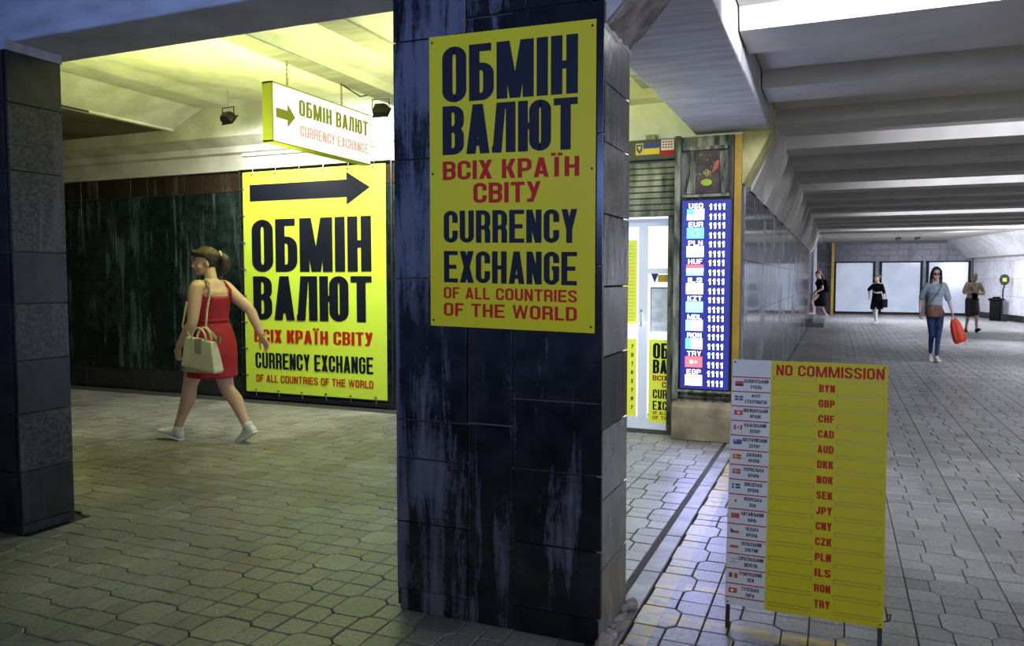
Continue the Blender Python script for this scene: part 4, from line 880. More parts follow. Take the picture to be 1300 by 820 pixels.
for i, (a, b_, code, fk) in enumerate(ROWS):
    vt = BH-.072-i*pitch
    mb = MB(); flat(mb, fs_, .002, .156, vt-.0045, vt, .001); mb.build('red_line', 'red', sb)
    mb = MB(); la = len(a); wa = min(.098, la*.0088)
    text(mb, fs_, a, .100-wa/2, .100+wa/2, vt-.026, vt-.011, W=.58, s=.19, b=.17, gap=.1, w=.0012)
    wb_ = len(b_)*.0088; text(mb, fs_, b_, .100-wb_/2, .100+wb_/2, vt-.050, vt-.035, W=.58, s=.19, b=.17, gap=.1, w=.0012); mb.build('currency_name', 'black', sb)
    fu0, fu1, f0, f1 = .014, .048, vt-.040, vt-.020; par = None
    for k, (x0, x1, y0, y1, m_) in enumerate(bandset(fk)):
        mb = MB(); flat(mb, fs_, fu0+(fu1-fu0)*x0, fu0+(fu1-fu0)*x1, f0+(f1-f0)*y0, f0+(f1-f0)*y1, .0011+.0002*k)
        o = mb.build('flag' if k == 0 else 'flag_band', m_, par or sb); par = par or o
    mb = MB()
    if fk == 'jp': disc(mb, fs_, (fu0+fu1)/2, (f0+f1)/2, .0055, .0055, .002); mb.build('flag_disc', 'flagred', par)
    if fk == 'tr': disc(mb, fs_, fu0+.014, (f0+f1)/2, .0055, .0055, .002); disc(mb, fs_, fu0+.024, (f0+f1)/2, .0022, .0022, .002, 5); mb.build('flag_crescent', 'sole', par)
    if fk == 'cz': mb.poly([fs_.p(fu0, f0, .0018), fs_.p(fu0+.014, (f0+f1)/2, .0018), fs_.p(fu0, f1, .0018)]); mb.build('flag_wedge', 'navy', par)
    if fk == 'il': mb.poly([fs_.p((fu0+fu1)/2+.0035*math.cos(t), (f0+f1)/2+.0035*math.sin(t), .0018) for t in (.52, 2.62, 4.71)]); mb.build('flag_star', 'navy', par)
    mb = MB(); text(mb, fs_, code, .345, .405, vt-.049, vt-.018, W=.58, s=.23, b=.19, gap=.09, w=.003); mb.build('currency_code', 'red', sb)
    # rate holders: shallow trays left and right of the code
    for u0, u1 in ((.168, .335), (.415, .585)):
        mb = MB(); slab(mb, fs_, u0, u1, vt+.006, vt+.009, .002, .006); slab(mb, fs_, u0, u1, vt-.008, vt-.0055, .002, .005)
        slab(mb, fs_, u0, u0+.003, vt-.008, vt+.009, .002, .005); slab(mb, fs_, u1-.003, u1, vt-.008, vt+.009, .002, .005); mb.build('rate_holder', 'holder', sb)
for u0, u1 in ((.168, .335), (.415, .585)):
    vt = BH-.072-15*pitch+.004; mb = MB(); slab(mb, fs_, u0, u1, vt, vt+.003, .002, .006); slab(mb, fs_, u0, u1, vt-.012, vt-.009, .002, .005); mb.build('rate_holder', 'holder', sb)
mb = MB(); flat(mb, fs_, .002, .156, .030, .0345, .001); mb.build('red_line', 'red', sb)

# ------------------------------------------------------------------ lobby furniture
bi = thing('litter_bin', 'dark litter bin standing against the white lobby wall', 'bin', (5.12, 31.35, 0), -.19)
mb = MB(); mb.rings([[(-w_, -w_, z), (w_, -w_, z), (w_, w_, z), (-w_, w_, z)] for w_, z in ((.17, 0), (.20, .70))]); mb.build('body', 'bin', bi, bevel=.02)
for k in range(5): MB().box(-.19+k*.085, -.165+k*.085, -.215, -.19, .03, .68).build('rib', 'bin', bi)
MB().box(-.24, .24, -.24, .24, .70, .78).build('lid', 'bin', bi, bevel=.03); MB().box(-.12, .12, -.12, .12, .78, .83).build('lid_top', 'bin', bi, bevel=.02)
ss = thing('stand_sign', 'round black sign with a yellow square on a thin black stand', 'sign', (5.23, 30.9, 0), .1)
mb = MB(); mb.lathe((0, 0, 0), [(.16, 0), (.16, .02), (.03, .03), (.03, .05)], 16); mb.build('base', 'metal', ss)
mb = MB(); mb.tube([(0, 0, .04), (0, 0, 1.05), (.0, 0, 1.10), (.03, 0, 1.16), (.03, 0, 1.30)], .025, 8); mb.build('stand_pole', 'metal', ss)
fsn = Face((.03, -.03, 1.42), (1, 0, 0), (0, 0, 1), (0, -1, 0))
mb = MB(); mb.rings([[fsn.p(.15*math.cos(2*PI*k/20), .19*math.sin(2*PI*k/20), w_) for k in range(20)] for w_ in (-.03, 0)]); mb.build('disc', 'metal', ss)
mb = MB(); flat(mb, fsn, -.06, .06, -.06, .06, .002); mb.build('yellow_mark', 'green', ss)
for x_ in (1.95, 2.55):
    t = thing('ceiling_camera', 'small ceiling camera above the middle lobby window' if x_ < 2 else 'small ceiling camera above the woman in sunglasses', 'camera', (x_, 30.5, 2.955), 0, 'small cameras on the lobby ceiling')
    MB().box(-.02, .02, -.02, .02, -.06, 0).build('mount', 'metal', t); mb = MB(); mb.tube([(-.07, -.05, -.10), (.07, .05, -.08)], .045, 8); mb.build('body', 'metal', t)

# ------------------------------------------------------------------ people
V = Vector
def ik(a, b, l1, l2, pole):
    a, b, pole = V(a), V(b), V(pole); d = b-a; L = min(d.length, (l1+l2)*.999); u = d.normalized()
    x = (l1*l1-l2*l2+L*L)/(2*L); h = math.sqrt(max(0, l1*l1-x*x)); p = (pole-u*pole.dot(u)).normalized()
    return a+u*x+p*h
def hand(mb, wr, d, n, t, curl=.35, k=1., spread=1.):
    wr, d, n = V(wr), V(d).normalized(), V(n); n = (n-d*n.dot(d)).normalized(); t = V(t); t = (t-d*t.dot(d)-n*t.dot(n)).normalized()
    mb.limb([wr-d*.02, wr+d*.02*k, wr+d*.055*k, wr+d*.085*k], [.024*k, .028*k, .038*k, .036*k], 12, .42, up=n)
    for i, L in enumerate((.072, .080, .075, .058)):
        b_ = wr+d*(.080-.004*abs(i-1))*k+t*(.028-.0185*i)*k; pts = [b_-d*.02]; a = curl*.6; dirb = (d+t*(.10-.07*i)*spread).normalized()
        pts.append(b_)
        for f, cm in ((.45, 1), (.32, 1.3), (.23, 1.0)):
            pts.append(pts[-1]+(dirb*math.cos(a)+n*math.sin(a))*L*f*k); a += curl*cm
        mb.limb(pts, [.0095*k, .0092*k, .0085*k, .0078*k, .0068*k], 8)
    b_ = wr+d*.022*k+t*.026*k
    mb.limb([b_-t*.012*k, b_+(d*.55+t*.6+n*.25).normalized()*.040*k, b_+(d*.55+t*.6+n*.25).normalized()*.040*k+(d*.85+t*.2+n*.35*(.5+curl)).normalized()*.034*k, b_+(d*.55+t*.6+n*.25).normalized()*.040*k+(d*.85+t*.2+n*.35*(.5+curl)).normalized()*.056*k], [.014*k, .0115*k, .0098*k, .0085*k], 8)
HEADP = [(0, .020, .062, .030), (.014, .036, .076, .008), (.035, .048, .083, -.030), (.06, .057, .086, -.062), (.085, .063, .086, -.080), (.11, .069, .084, -.092), (.135, .073, .085, -.097), (.16, .074, .085, -.098), (.185, .069, .076, -.090), (.205, .056, .058, -.072), (.220, .036, .034, -.046), (.229, .014, .008, -.016)]
def head_ring(R_, c, z, w, f, bk, n=20, grow=0.):
    cy, ry = (f+bk)/2, (f-bk)/2+grow; w += grow
    return [c+R_ @ V((w*math.cos(t), cy+ry*math.sin(t), z)) for t in (2*PI*k/n for k in range(n))]
def head(mb, R_, c):
    c = V(c); h = lambda x, y, z: c+R_ @ V((x, y, z))
    mb.rings([head_ring(R_, c, *q) for q in HEADP])
    mb.limb([h(0, .084, .118), h(0, .097, .095), h(0, .106, .078), h(0, .092, .070)], [.008, .010, .012, .010], 8)     # nose
    mb.limb([h(-.024, .078, .128), h(0, .085, .130), h(.024, .078, .128)], [.010, .011, .010], 8)                       # brow
    mb.limb([h(-.02, .080, .047), h(0, .089, .048), h(.02, .080, .047)], [.008, .009, .008], 8)                         # lips
    mb.limb([h(-.01, .074, .015), h(.01, .074, .015)], [.014, .014], 8)
    for s in (-1, 1):
        mb.ell(h(s*.073, -.008, .085), (.010, .017, .030), 10, 7, R_)
        mb.ell(h(s*.042, .055, .070), (.022, .025, .024), 10, 7, R_)
def rotm(yaw=0, pitch=0, roll=0): return Matrix.Rotation(yaw, 3, 'Z') @ Matrix.Rotation(pitch, 3, 'X') @ Matrix.Rotation(roll, 3, 'Y')
FOOT = [(-.078, .020, .050), (-.066, .031, .080), (-.04, .036, .094), (-.005, .037, .092), (.04, .039, .076), (.085, .044, .060), (.13, .046, .048), (.165, .040, .040), (.188, .024, .028)]
def shoe(parent, x, y, yaw, pitch, mat='shoe', solemat='sole', z0=0., high=0., k=1., low=False):
    piv = V((0, -.06, 0)) if pitch > 0 else V((0, .11, 0))
    R_ = rotm(yaw, pitch)
    T_ = lambda p: rotm(yaw) @ piv*1+V((x, y, z0))+R_ @ (V(p)*k-piv)
    def ring(q, z0_, z1_, g):
        y_, w_, h_ = q; pts = []
        for t in range(14):
            a = 2*PI*t/14; cx, cz = math.cos(a), math.sin(a)
            pts.append(T_(((w_+g)*math.copysign(abs(cx)**.8, cx), y_, (z0_+z1_)/2+(z1_-z0_)/2*math.copysign(abs(cz)**.7, cz))))
        return pts
    mb = MB(); mb.rings([ring((q[0], q[1], q[2]), .008, (q[2] if not low else min(q[2], .055)), 0) for q in FOOT])
    if high: mb.tube([T_((0, -.02, .04)), T_((0, -.022, .09)), T_((0, -.022, .09+high))], [.04, .042, .043], 14)
    s = mb.build('shoe', mat, parent, smooth=True)
    mb = MB(); mb.rings([ring((q[0]*1.03, q[1], 0), .0, .022, .004) for q in FOOT]); mb.build('sole', solemat, s, smooth=True)
    if not low:
        mb = MB()
        for i in range(4): mb.tube([T_((-.022, .035+i*.02, .078-i*.006)), T_((0, .04+i*.02, .086-i*.006)), T_((.022, .035+i*.02, .078-i*.006))], .0035, 6)
        mb.build('laces', solemat, s)
    return T_((0, -.015, .085))
def person(label, loc, rz, k, o):
    root = thing('person', label, 'person', loc, rz); root.scale = (k*o.get('kx', 1), k, k)
    vox = o.get('vox', .007); hz = o.get('hz', .87); g = o.get('girth', 1.); male = o.get('male', 0); lean = o.get('lean', 0.); J = {}
    sh = .165+.025*male; top = hz+.50+.02*male
    L_ = lambda z: lean*max(0, z-hz)
    J['root'], J['L'] = root, L_; J['top'] = top
    ank = []
    for (x, y, yaw, pit), s in zip(o['feet'], (-1, 1)):
        ank.append(shoe(root, x, y, yaw, pit, o.get('shoe', 'shoe'), o.get('solemat', 'sole'), o.get('z0', (0, 0))[0 if s < 0 else 1], o.get('high', 0), 1.0+.1*male, o.get('low', False)))
    b = MB()
    hips = [V((s*.088, L_(hz), hz)) for s in (-1, 1)]; J['hip'] = hips; J['ank'] = ank
    knee = [ik(hips[i], ank[i], .41*hz/.87, .40*hz/.87, (0, 1, .1)) for i in range(2)]; J['knee'] = knee
    for i in range(2):
        h_, kn, an = hips[i], knee[i], ank[i]
        m1 = h_.lerp(kn, .5)+V((0, .012, 0)); back = V((0, -.022, 0)); m2 = kn.lerp(an, .32)+back; m3 = kn.lerp(an, .7)+back*.3
        b.limb([h_, m1, kn, m2, m3, an], [.088*g, .074*g, .052*g, .053*g, .036*g, .033*g], 14)
        b.limb([an+V((0, -.01, 0)), an-V((0, -.02, .03))], [.034, .034], 10)
    bust = .028*(1-male)
    tor = [(hz-.09, .10, .085, 0), (hz-.03, .165*g, .115*g, -.01), (hz+.04, .168*g, .112*g, -.012), (hz+.12, .140*g, .098*g, 0), (hz+.19, (.120+.02*male)*g, .086*g, .004), (hz+.27, .132*g, .094*g, .006), (hz+.35, .146*g, .104*g+bust*.6, .008+bust*.5), (hz+.42, .152*g, .098*g, .0), (top-.04, .150, .080, -.012), (top+.005, .105, .062, -.018), (top+.03, .060, .052, -.016)]
    J['tor'] = tor
    b.rings([[(rx*math.cos(t), y0+L_(z)+ry*math.sin(t), z) for t in (2*PI*i/24 for i in range(24))] for z, rx, ry, y0 in tor])
    hc = V((0, L_(top)+o.get('hfwd', .012), top+.068)); HR = rotm(*o.get('head', (0, 0, 0))); J['hc'], J['HR'] = hc, HR
    b.limb([(0, L_(top)-.016, top-.01), (0, L_(top)-.008, top+.05), hc+HR @ V((0, -.018, .05))], [.056+.006*male, .050+.008*male, .052], 14)
    head(b, HR, hc-V((0, 0, 0)))
    J['sh'], J['el'], J['wr'] = [], [], []
    for i, s in enumerate((-1, 1)):
        a = o['arms'][i]; S = V((s*sh, L_(top)-.012, top-.045)); w_ = V(a['wr']); el = ik(S, w_, .285, .245, a.get('pole', (s*.3, -1, -.2)))
        J['sh'].append(S); J['el'].append(el); J['wr'].append(w_)
        b.limb([S-V((s*.05, 0, -.01)), S, S.lerp(el, .5), el, el.lerp(w_, .3), w_], [.05*g, .052*g, .045*g, .037*g, .038*g, .024*g], 14)
        hand(b, w_, a['d'], a['n'], a['t'], a.get('curl', .35), 1.+.08*male)
    b.build('body', o.get('skin', 'skin'), root, remesh=vox, smo=o.get('smo', 3))
    h = lambda x, y, z: hc+HR @ V((x, y, z))
    mb = MB()
    for s in (-1, 1): mb.ell(h(s*.028, .080, .108), (.011, .006, .006), 8, 6, HR)
    mb.build('eyes', 'white', root, smooth=True); mb = MB()
    for s in (-1, 1): mb.ell(h(s*.028, .0845, .108), (.005, .003, .005), 8, 6, HR); mb.limb([h(s*.015, .088, .127), h(s*.028, .087, .131), h(s*.044, .078, .127)], [.0025, .0032, .002], 6)
    mb.build('pupils_and_brows', 'hairk', root, smooth=True)
    mb = MB(); mb.limb([h(-.019, .087, .048), h(0, .095, .0475), h(.019, .087, .048)], [.004, .006, .004], 8, .7); mb.build('lips', 'lips', root, smooth=True)
    return J
def torso_cloth(mb, J, z0, z1, g, extra=None):
    tor, L_ = J['tor'], J['L']; zs = [z for z, *_ in tor if z0 < z < z1]; q = []
    def at(z):
        for a, c in zip(tor, tor[1:]):
            if a[0] <= z <= c[0]:
                t = (z-a[0])/(c[0]-a[0]); return [a[j]*(1-t)+c[j]*t for j in range(4)]
        return tor[0] if z < tor[0][0] else tor[-1]
    for z in [z0]+zs+[z1]:
        _, rx, ry, y0 = at(z); q.append([((rx+g)*math.cos(t), y0+L_(z)+(ry+g)*math.sin(t), z) for t in (2*PI*i/24 for i in range(24))])
    mb.rings((extra or [])+q)
    return mb
def ering(cx, cy, z, rx, ry, n=24, wave=0, m=9): return [(cx+rx*(1+wave*math.cos(m*t))*math.cos(t), cy+ry*(1+wave*math.cos(m*t))*math.sin(t), z) for t in (2*PI*i/n for i in range(n))]
def hair_cap(J, cut=.10, front=.165, grow=.012, mat='hairb', back_low=.03):
    """cap of hair: full rings high up, and only the back half lower down"""
    mb = MB(); HR, hc = J['HR'], J['hc']; rs = []
    for z, w, f, bk in HEADP:
        if z < back_low: continue
        lim = f if z > front else (f+(bk-f)*(.42+.25*(1-max(0, (z-cut))/(front-cut)) if z > cut else .62))
        n = 24; ring = []
        for k in range(n):
            t = 2*PI*k/n; cy, ry = (f+bk)/2, (f-bk)/2+grow; y = cy+ry*math.sin(t); x = (w+grow)*math.cos(t)
            ring.append(hc+HR @ V((x, min(y, lim+(.012 if z > front else 0)), z+(.008 if z > .2 else 0))))
        rs.append(ring)
    rs.append([hc+HR @ V((.012*math.cos(2*PI*k/24), -.01+.012*math.sin(2*PI*k/24), .242)) for k in range(24)])
    mb.rings(rs); return mb

# woman in the red dress
J = person('woman in a red dress and white sneakers carrying a cream handbag', (-5.085, 5.30, 0), PI/2, 1.045, dict(
    vox=.0062, hz=.855, girth=1.16, lean=.04, feet=[(-.075, .385, .05, .22), (.065, -.335, -.08, -.52)], shoe='shoe', high=.03,
    head=(.80, -.10, 0), hfwd=.03,
    arms=[dict(wr=(-.245, .13, .83), d=(.05, .25, -1), n=(1, -.1, 0), t=(0, 1, .2), curl=.7), dict(wr=(.25, -.30, .90), d=(.12, -.55, -1), n=(-1, .2, -.1), t=(0, .8, -.4), curl=.3, pole=(.5, -1, 0))]))
r = J['root']; L_ = J['L']; T0 = J['top']
mb = MB(); torso_cloth(mb, J, 1.03, T0-.115, .016, [ering(.0, .02, .56, .195, .215, wave=.015), ering(0, .02, .64, .205, .20, wave=.01), ering(0, .0, .74, .208, .18), ering(0, -.01, .84, .205, .158), ering(0, -.01, .93, .185, .135), ])
for s in (-1, 1): mb.ell((s*.072, .105+L_(1.2), 1.20), (.078, .072, .075), 12, 8)
mb.limb([(-.145, -.02, 1.25), (-.15, .03, 1.27)], [.03, .03], 8); mb.limb([(.145, -.02, 1.25), (.15, .03, 1.27)], [.03, .03], 8)
dress = mb.build('dress', 'reddress', r, remesh=.009, smo=4)
mb = MB()
for s in (-1, 1): mb.tube([(s*.112, -.095, T0-.145), (s*.118, -.085, T0-.06), (s*.115, -.03, T0+.006), (s*.11, .05, T0-.03), (s*.09, .105, T0-.12)], [.016, .015, .014, .014, .016], 8, .4, up=(s*.2, 1, .3))
mb.build('shoulder_strap', 'reddress', dress, smooth=True)
mb = MB(); torso_cloth(mb, J, 1.02, 1.05, .020); mb.build('waist_seam', 'reddress', dress, smooth=True)
mb = hair_cap(J, mat='hairb', cut=.09, front=.15, grow=.014, back_low=.06); HR, hc = J['HR'], J['hc']; h = lambda x, y, z: hc+HR @ V((x, y, z))
mb.limb([h(-.05, .06, .175), h(0, .085, .195), h(.05, .06, .175)], [.022, .026, .022], 10)
mb.limb([h(0, -.07, .15), h(0, -.112, .145)], [.06, .045], 12)
hair = mb.build('hair', 'hairb', r, remesh=.007, smo=3)
mb = MB(); mb.limb([h(0, -.118, .15), h(0, -.150, .11), h(0, -.140, .045), h(0, -.115, -.005)], [.034, .046, .042, .02], 12); mb.build('ponytail', 'hairb', hair, smooth=True)
mb = MB(); mb.tube([h(.03*math.cos(a), -.128+.004*math.sin(a), .155+.03*math.sin(a)) for a in (2*PI*i/14 for i in range(15))], .010, 8); mb.build('hair_tie', 'cream', hair, smooth=True)
gls = MB()
for s in (-1, 1): gls.ell(h(s*.035, .088, .195), (.030, .010, .021), 12, 8, HR @ rotm(0, -.5)); gls.tube([h(s*.066, .08, .195), h(s*.083, .0, .165), h(s*.08, -.03, .13)], .004, 6)
gls.tube([h(-.01, .097, .20), h(.01, .097, .20)], .004, 6); gls.build('sunglasses', 'lens', r, smooth=True)
mb = MB(); w_ = J['wr'][1]; mb.tube([w_+V((.03*math.cos(a), .030*math.sin(a), .012+.004*math.sin(a))) for a in (2*PI*i/14 for i in range(15))], .004, 6); mb.build('bracelet', 'gold', r)
# handbag hanging at her left hip
hbag = thing('handbag', 'cream leather handbag hanging on a long strap at the red-dressed woman\'s hip', 'handbag', (-5.085, 5.30, 0), PI/2); hbag.scale = (1.045,)*3
bx_ = -.30; YB = -.20; mb = MB()
mb.rings([[(bx_-w_, yc-l_+YB, z-.02), (bx_+w_, yc-l_+YB, z-.02), (bx_+w_, yc+l_+YB, z+.02), (bx_-w_, yc+l_+YB, z+.02)] for w_, l_, yc, z in ((.050, .165, .03, .655), (.056, .172, .03, .68), (.045, .155, .035, .80), (.030, .135, .04, .905))]); mb.build('body', 'cream', hbag, bevel=.012)
MB().box(bx_-.050, bx_+.050, -.13+YB, .19+YB, .638, .665).build('base_panel', 'creamd', hbag, bevel=.004)
for s in (-1, 1):
    mb = MB(); mb.tube([(bx_+s*.03, YB+.035+.075*math.cos(a), .895+.10*math.sin(a)) for a in (PI*i/12 for i in range(13))], .009, 8); mb.build('handle', 'cream', hbag, smooth=True)
mb = MB(); mb.tube([(bx_+.02, -.14+YB, .88), (bx_+.045, -.17, 1.0), (-.20, -.135, 1.14), (-.155, -.128, 1.27), (-.105, -.075, T0-.01), (-.088, -.02, T0+.027), (-.09, .05, T0-.03), (-.14, .14, 1.20), (-.235, .10, 1.0), (bx_-.0, .14+YB, .90)], [.016]*10, 8, .25, up=(1, -.2, 0)); mb.build('long_strap', 'cream', hbag, smooth=True)
mb = MB(); mb.box(bx_-.002, bx_+.022, -.15+YB, -.13+YB, .88, .93); mb.build('buckle', 'gold', hbag, bevel=.003)
mb = MB().box(bx_-.046, bx_-.038, -.005+YB, .065+YB, .78, .91); mb.build('front_flap', 'creamd', hbag, bevel=.002)

# woman in sunglasses, jeans and a light blue top
J = person('woman in sunglasses, light blue cropped top and blue jeans walking forward', (1.60, 15.45, 0), PI+.06, .985, dict(
    vox=.0085, kx=.85, hz=.885, girth=.92, feet=[(-.02, .22, .05, .12), (.04, -.13, -.1, -.35)], head=(.0, -.03, 0), skin='skin2',
    arms=[dict(wr=(-.30, .12, .87), d=(-.25, .1, -1), n=(1, 0, 0), t=(0, 1, 0), curl=.8), dict(wr=(.27, -.02, .88), d=(.1, .05, -1), n=(-1, 0, 0), t=(0, 1, 0), curl=.7)]))
r = J['root']; T0 = J['top']
def pants(J, mat, g, upto=1., low=None, name='trousers', vox=.011):
    mb = MB(); tor, L_ = J['tor'], J['L']; hz = J['hip'][0].z
    for i in range(2):
        h_, kn, an = J['hip'][i], J['knee'][i], J['ank'][i]; e = an if upto >= 1 else None
        if upto >= 1: mb.limb([h_, h_.lerp(kn, .5)+V((0, .012, 0)), kn, kn.lerp(an, .3)+V((0, -.018, 0)), kn.lerp(an, upto-.08)], [.100+g, .088+g, .066+g, .062+g, .044+g], 14)
        else: mb.limb([h_, h_.lerp(kn, .5), h_.lerp(kn, upto+.3)], [.100+g, .098+g, .092+g], 14)
    torso_cloth(mb, J, hz-.08, hz+.10, .012+g)
    return mb.build(name, mat, J['root'], remesh=vox, smo=3)
pants(J, 'jeans', -.010)
def shirt(J, mat, z0, z1, g, sleeve=.55, sr=.066, vox=.011, name='shirt', flare=.0):
    mb = MB(); ex = [ering(0, J['L'](z0), z0-.0, .155+flare, .115+flare)] if flare else None
    torso_cloth(mb, J, z0, z1, g, ex)
    for i in range(2):
        s, e, w_ = J['sh'][i], J['el'][i], J['wr'][i]
        inn = s+V((-.05 if s.x > 0 else .05, 0, .008))
        if sleeve <= 1: mb.limb([inn, s, s.lerp(e, sleeve)], [sr*.9, sr, sr*1.05], 14)
        else: mb.limb([inn, s, e, e.lerp(w_, sleeve-1)], [sr*.9, sr, sr*.9, sr*.8], 14)
    return mb.build(name, mat, J['root'], remesh=vox, smo=3)
shirt(J, 'blueshirt', 1.0, T0+.005, .022, .8, .061)
mb = hair_cap(J, cut=.11, front=.17, grow=.012, back_low=.0); HR, hc = J['HR'], J['hc']; h = lambda x, y, z: hc+HR @ V((x, y, z))
for s in (-1, 1): mb.limb([h(s*.03, .06, .205), h(s*.078, .03, .15), h(s*.088, -.01, .06), h(s*.09, -.01, -.03), h(s*.10+(.03 if s < 0 else 0), .03, -.12-(.05 if s < 0 else 0))], [.022, .026, .032, .034, .020], 10)
mb.build('hair', 'hairk', r, remesh=.009, smo=3)
gls = MB()
for s in (-1, 1): gls.ell(h(s*.032, .090, .106), (.029, .008, .021), 12, 8, HR); gls.tube([h(s*.058, .085, .112), h(s*.078, .0, .10)], .004, 6)
gls.tube([h(-.01, .097, .11), h(.01, .097, .11)], .004, 6); gls.build('sunglasses', 'lens', r, smooth=True)
wb_ = thing('crossbody_bag', 'brown crossbody bag on the hip of the woman in jeans', 'bag', (1.60, 15.45, 0), PI+.06); wb_.scale = (.985*.85, .985, .985)
mb = MB(); mb.rings([ering(.03, .165+dy, z, rx, .045) for z, rx, dy in ((.80, .10, 0), (.82, .15, 0), (.92, .16, 0), (1.0, .13, 0), (1.01, .10, 0))]); mb.build('body', 'brownbag', wb_, bevel=.01, smooth=True)
mb = MB(); mb.tube([(.15, .17, .98), (.10, .175, 1.1), (-.0, .185, 1.22), (-.08, .12, T0-.04), (-.085, .0, T0+.04), (-.06, -.10, T0-.05), (.05, -.15, 1.2), (.17, -.05, 1.0), (.185, .1, .96)], .009, 6); mb.build('strap', 'brownbag', wb_)
rb = thing('red_bag', 'bright red fabric bag swinging from the hand of the woman in jeans', 'bag', (1.60, 15.45, 0), PI+.06); rb.scale = (.985*.85, .985, .985)
w_ = J['wr'][0]; mb = MB(); a0 = w_+V((-.02, .0, -.085)); dd = V((-.36, 0, -1)).normalized(); sd = V((1, 0, -.36)).normalized(); random.seed(9)
rs = []
for t, rx, ry in ((0, .03, .02), (.04, .06, .03), (.12, .095, .045), (.24, .115, .06), (.36, .12, .065), (.44, .11, .05), (.455, .08, .03)):
    rs.append([a0+dd*t+sd*(rx*math.cos(a)*(1+.10*math.cos(7*a+t*3)))+V((0, 1, 0))*(ry*math.sin(a)*(1+.16*math.cos(7*a+t*3))) for a in (2*PI*i/28 for i in range(28))])
mb.rings(rs); mb.build('body', 'orange', rb, smooth=True)
mb = MB(); mb.tube([a0+dd*.02, w_+V((-.015, .02, -.06)), w_+V((-.01, -.02, -.06)), a0+dd*.02+V((.02, 0, 0))], .010, 6)
for q in (-.06, .05): mb.tube([a0+dd*.44+sd*q, a0+dd*.50+sd*q*1.2, a0+dd*.53+sd*q], .004, 5)
mb.build('cord', 'orange', rb)

# man looking at his hands
J = person('bald man in a beige short-sleeved shirt and dark shorts looking down', (3.43, 24.5, 0), PI+.1, .955, dict(
    vox=.011, kx=.88, hz=.88, male=1, girth=1.08, lean=.22, hfwd=.07, feet=[(-.10, .26, .1, .35), (.14, -.05, -.25, -.05)], head=(.1, -.50, 0), skin='skin3', shoe='darksh', solemat='blackc',
    arms=[dict(wr=(-.07, .36, 1.10), d=(.7, .6, .2), n=(0, -.3, 1), t=(-.3, .6, .4), curl=.6, pole=(-1, -.3, -.6)), dict(wr=(.10, .36, 1.14), d=(-.7, .6, .1), n=(0, -.3, 1), t=(.3, .6, .4), curl=.6, pole=(1, -.3, -.6))]))
T0 = J['top']
pants(J, 'darksh', .012, .6, name='shorts', vox=.013); shirt(J, 'beige', .86, T0+.015, .022, .85, .066, .013)
mb = hair_cap(J, cut=.07, front=.4, grow=.006, back_low=.04)
HR, hc = J['HR'], J['hc']; h = lambda x, y, z: hc+HR @ V((x, y, z))
mb = MB(); mb.tube([h(.076*math.cos(a), -.018+.088*math.sin(a), .085+.01*math.sin(a)) for a in (PI*1.0+PI*i/12 for i in range(13))], .014, 8, 1.6); mb.build('hair', 'hairg', J['root'], smooth=True)
sbg = thing('sling_bag', 'black sling bag hanging at the chest of the man in shorts', 'bag', (3.43, 24.5, 0), PI+.1); sbg.scale = (.955*.88, .955, .955)
mb = MB(); mb.rings([ering(-.0, .27, z, rx, .04) for z, rx in ((.93, .05), (.96, .08), (1.06, .09), (1.13, .06))]); mb.build('body', 'blackc', sbg, smooth=True)
mb = MB(); mb.tube([(.06, .27, 1.10), (.09, .22, 1.25), (.085, .10, T0+.06), (.02, -.02, T0), (-.12, .02, 1.2), (-.07, .25, 1.08)], .010, 6); mb.build('strap', 'blackc', sbg)

# woman in black
J = person('woman in a loose black dress and white shoes walking past the covered windows', (1.20, 27.55, 0), PI-.55, .955, dict(
    vox=.011, kx=.9, hz=.86, girth=1.0, feet=[(-.05, .16, 0, .1), (.05, -.12, 0, -.3)], head=(-.45, .02, 0), skin='skin2', high=.10,
    arms=[dict(wr=(-.12, .25, 1.05), d=(.5, .5, .1), n=(0, -.2, 1), t=(-.5, .5, .3), curl=.7, pole=(-1, -.3, -.6)), dict(wr=(.33, -.05, .92), d=(.1, .1, -1), n=(-1, 0, 0), t=(0, 1, 0), curl=.5, pole=(1, -.5, 0))]))
T0 = J['top']; mb = MB(); torso_cloth(mb, J, .95, T0+.01, .03, [ering(0, .01, .50, .22, .21, wave=.05), ering(0, .01, .62, .215, .20, wave=.03), ering(0, 0, .78, .20, .17)])
for i in range(2):
    s, e, w_ = J['sh'][i], J['el'][i], J['wr'][i]; mb.limb([s, s.lerp(e, .5), s.lerp(e, 1.0)], [.058, .064, .07], 12)
mb.build('dress', 'blackc', J['root'], remesh=.013)
mb = MB()
for i in range(2): mb.limb([J['knee'][i].lerp(J['ank'][i], -.15), J['knee'][i].lerp(J['ank'][i], .35), J['ank'][i]], [.06, .058, .042], 12)
mb.build('leggings', 'white', J['root'], remesh=.012)
mb = hair_cap(J, cut=.10, front=.165, grow=.012, back_low=.0); HR, hc = J['HR'], J['hc']; h = lambda x, y, z: hc+HR @ V((x, y, z)); mb.ell(h(0, -.10, .15), (.05, .04, .05)); mb.build('hair', 'hairb', J['root'], remesh=.01)
bb = thing('black_bag', 'black tote bag carried by the woman in the loose black dress', 'bag', (1.20, 27.55, 0), PI-.55); bb.scale = (.955*.9, .955, .955)
mb = MB().box(-.36, -.28, -.10, .20, .56, .84); mb.build('body', 'blackc', bb, bevel=.02); mb = MB(); mb.tube([(-.32, .05+.09*math.cos(a), .83+.25*math.sin(a)) for a in (PI*i/10 for i in range(11))], .009, 6); mb.build('handle', 'blackc', bb)

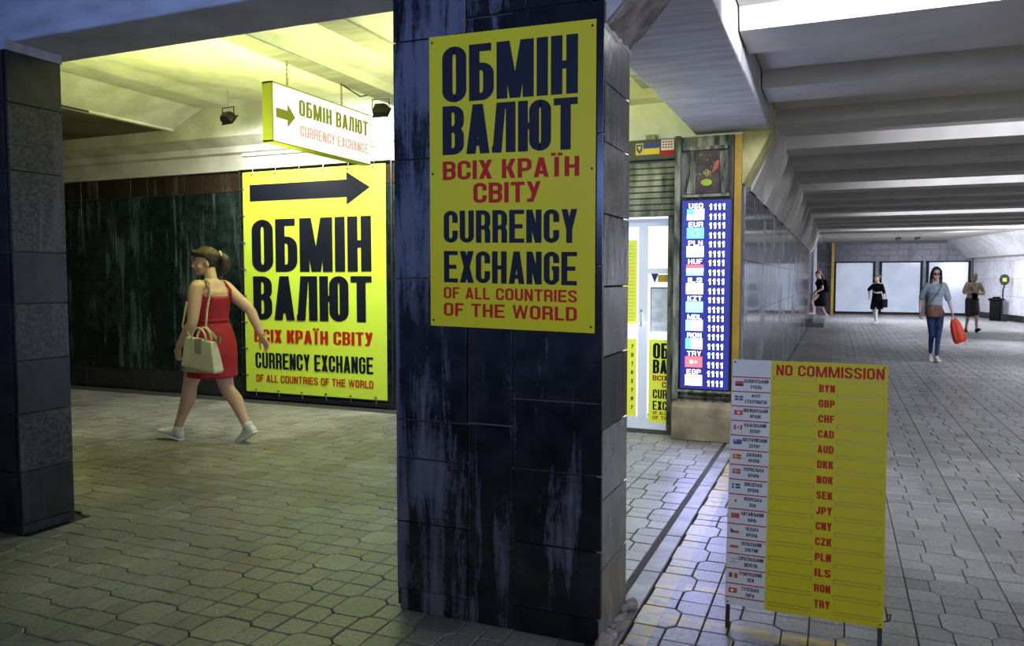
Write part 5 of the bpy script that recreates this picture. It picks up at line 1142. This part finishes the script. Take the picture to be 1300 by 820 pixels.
# woman with a rucksack on the steps
J = person('woman in a red headscarf and black skirt climbing the short steps', (-.50, 28.3, .125), PI/2+.25, .97, dict(
    vox=.011, hz=.85, girth=.95, lean=.12, feet=[(-.05, .26, 0, .0), (.05, -.22, 0, -.3)], z0=(0.125, 0), head=(.2, -.25, 0), skin='skin2', low=False,
    arms=[dict(wr=(-.22, .20, .90), d=(0, .4, -1), n=(1, 0, 0), t=(0, 1, 0), curl=.6), dict(wr=(.20, .15, .92), d=(0, .3, -1), n=(-1, 0, 0), t=(0, 1, 0), curl=.5)]))
T0 = J['top']; shirt(J, 'blackc', 1.02, T0+.0, .022, .5, .062, .013)
mb = MB(); mb.rings([ering(0, .02, .42, .19, .22, wave=.03), ering(0, .01, .6, .185, .20), ering(0, 0, .8, .19, .165), ering(0, 0, .93, .175, .14), ering(0, .01, 1.03, .145, .115)]); mb.build('skirt', 'blackc', J['root'], smooth=True)
mb = hair_cap(J, cut=.10, front=.14, grow=.02, back_low=.09); mb.build('headscarf', 'strapred', J['root'], remesh=.01)
HR, hc = J['HR'], J['hc']; h = lambda x, y, z: hc+HR @ V((x, y, z)); mb = MB(); mb.limb([h(0, -.08, .10), h(0, -.12, .02), h(.0, -.14, -.10), h(0, -.13, -.2)], [.05, .04, .035, .02], 10); mb.build('hair', 'hairb', J['root'], smooth=True)
bp_ = thing('rucksack', 'black rucksack on the back of the woman climbing the steps', 'bag', (-.50, 28.3, .125), PI/2+.25); bp_.scale = (.97,)*3
mb = MB(); mb.rings([ering(0, -.19+.1*(z-1), z, rx, ry) for z, rx, ry in ((.90, .10, .05), (.93, .15, .09), (1.1, .16, .10), (1.25, .15, .09), (1.33, .11, .06), (1.36, .05, .03))]); mb.build('body', 'blackc', bp_, smooth=True)
mb = MB()
for s in (-1, 1): mb.tube([(s*.09, -.10, 1.32), (s*.10, -.0, T0+.02), (s*.11, .12, 1.25), (s*.13, .08, 1.08), (s*.12, -.10, 1.0)], .013, 6)
mb.build('strap', 'blackc', bp_)
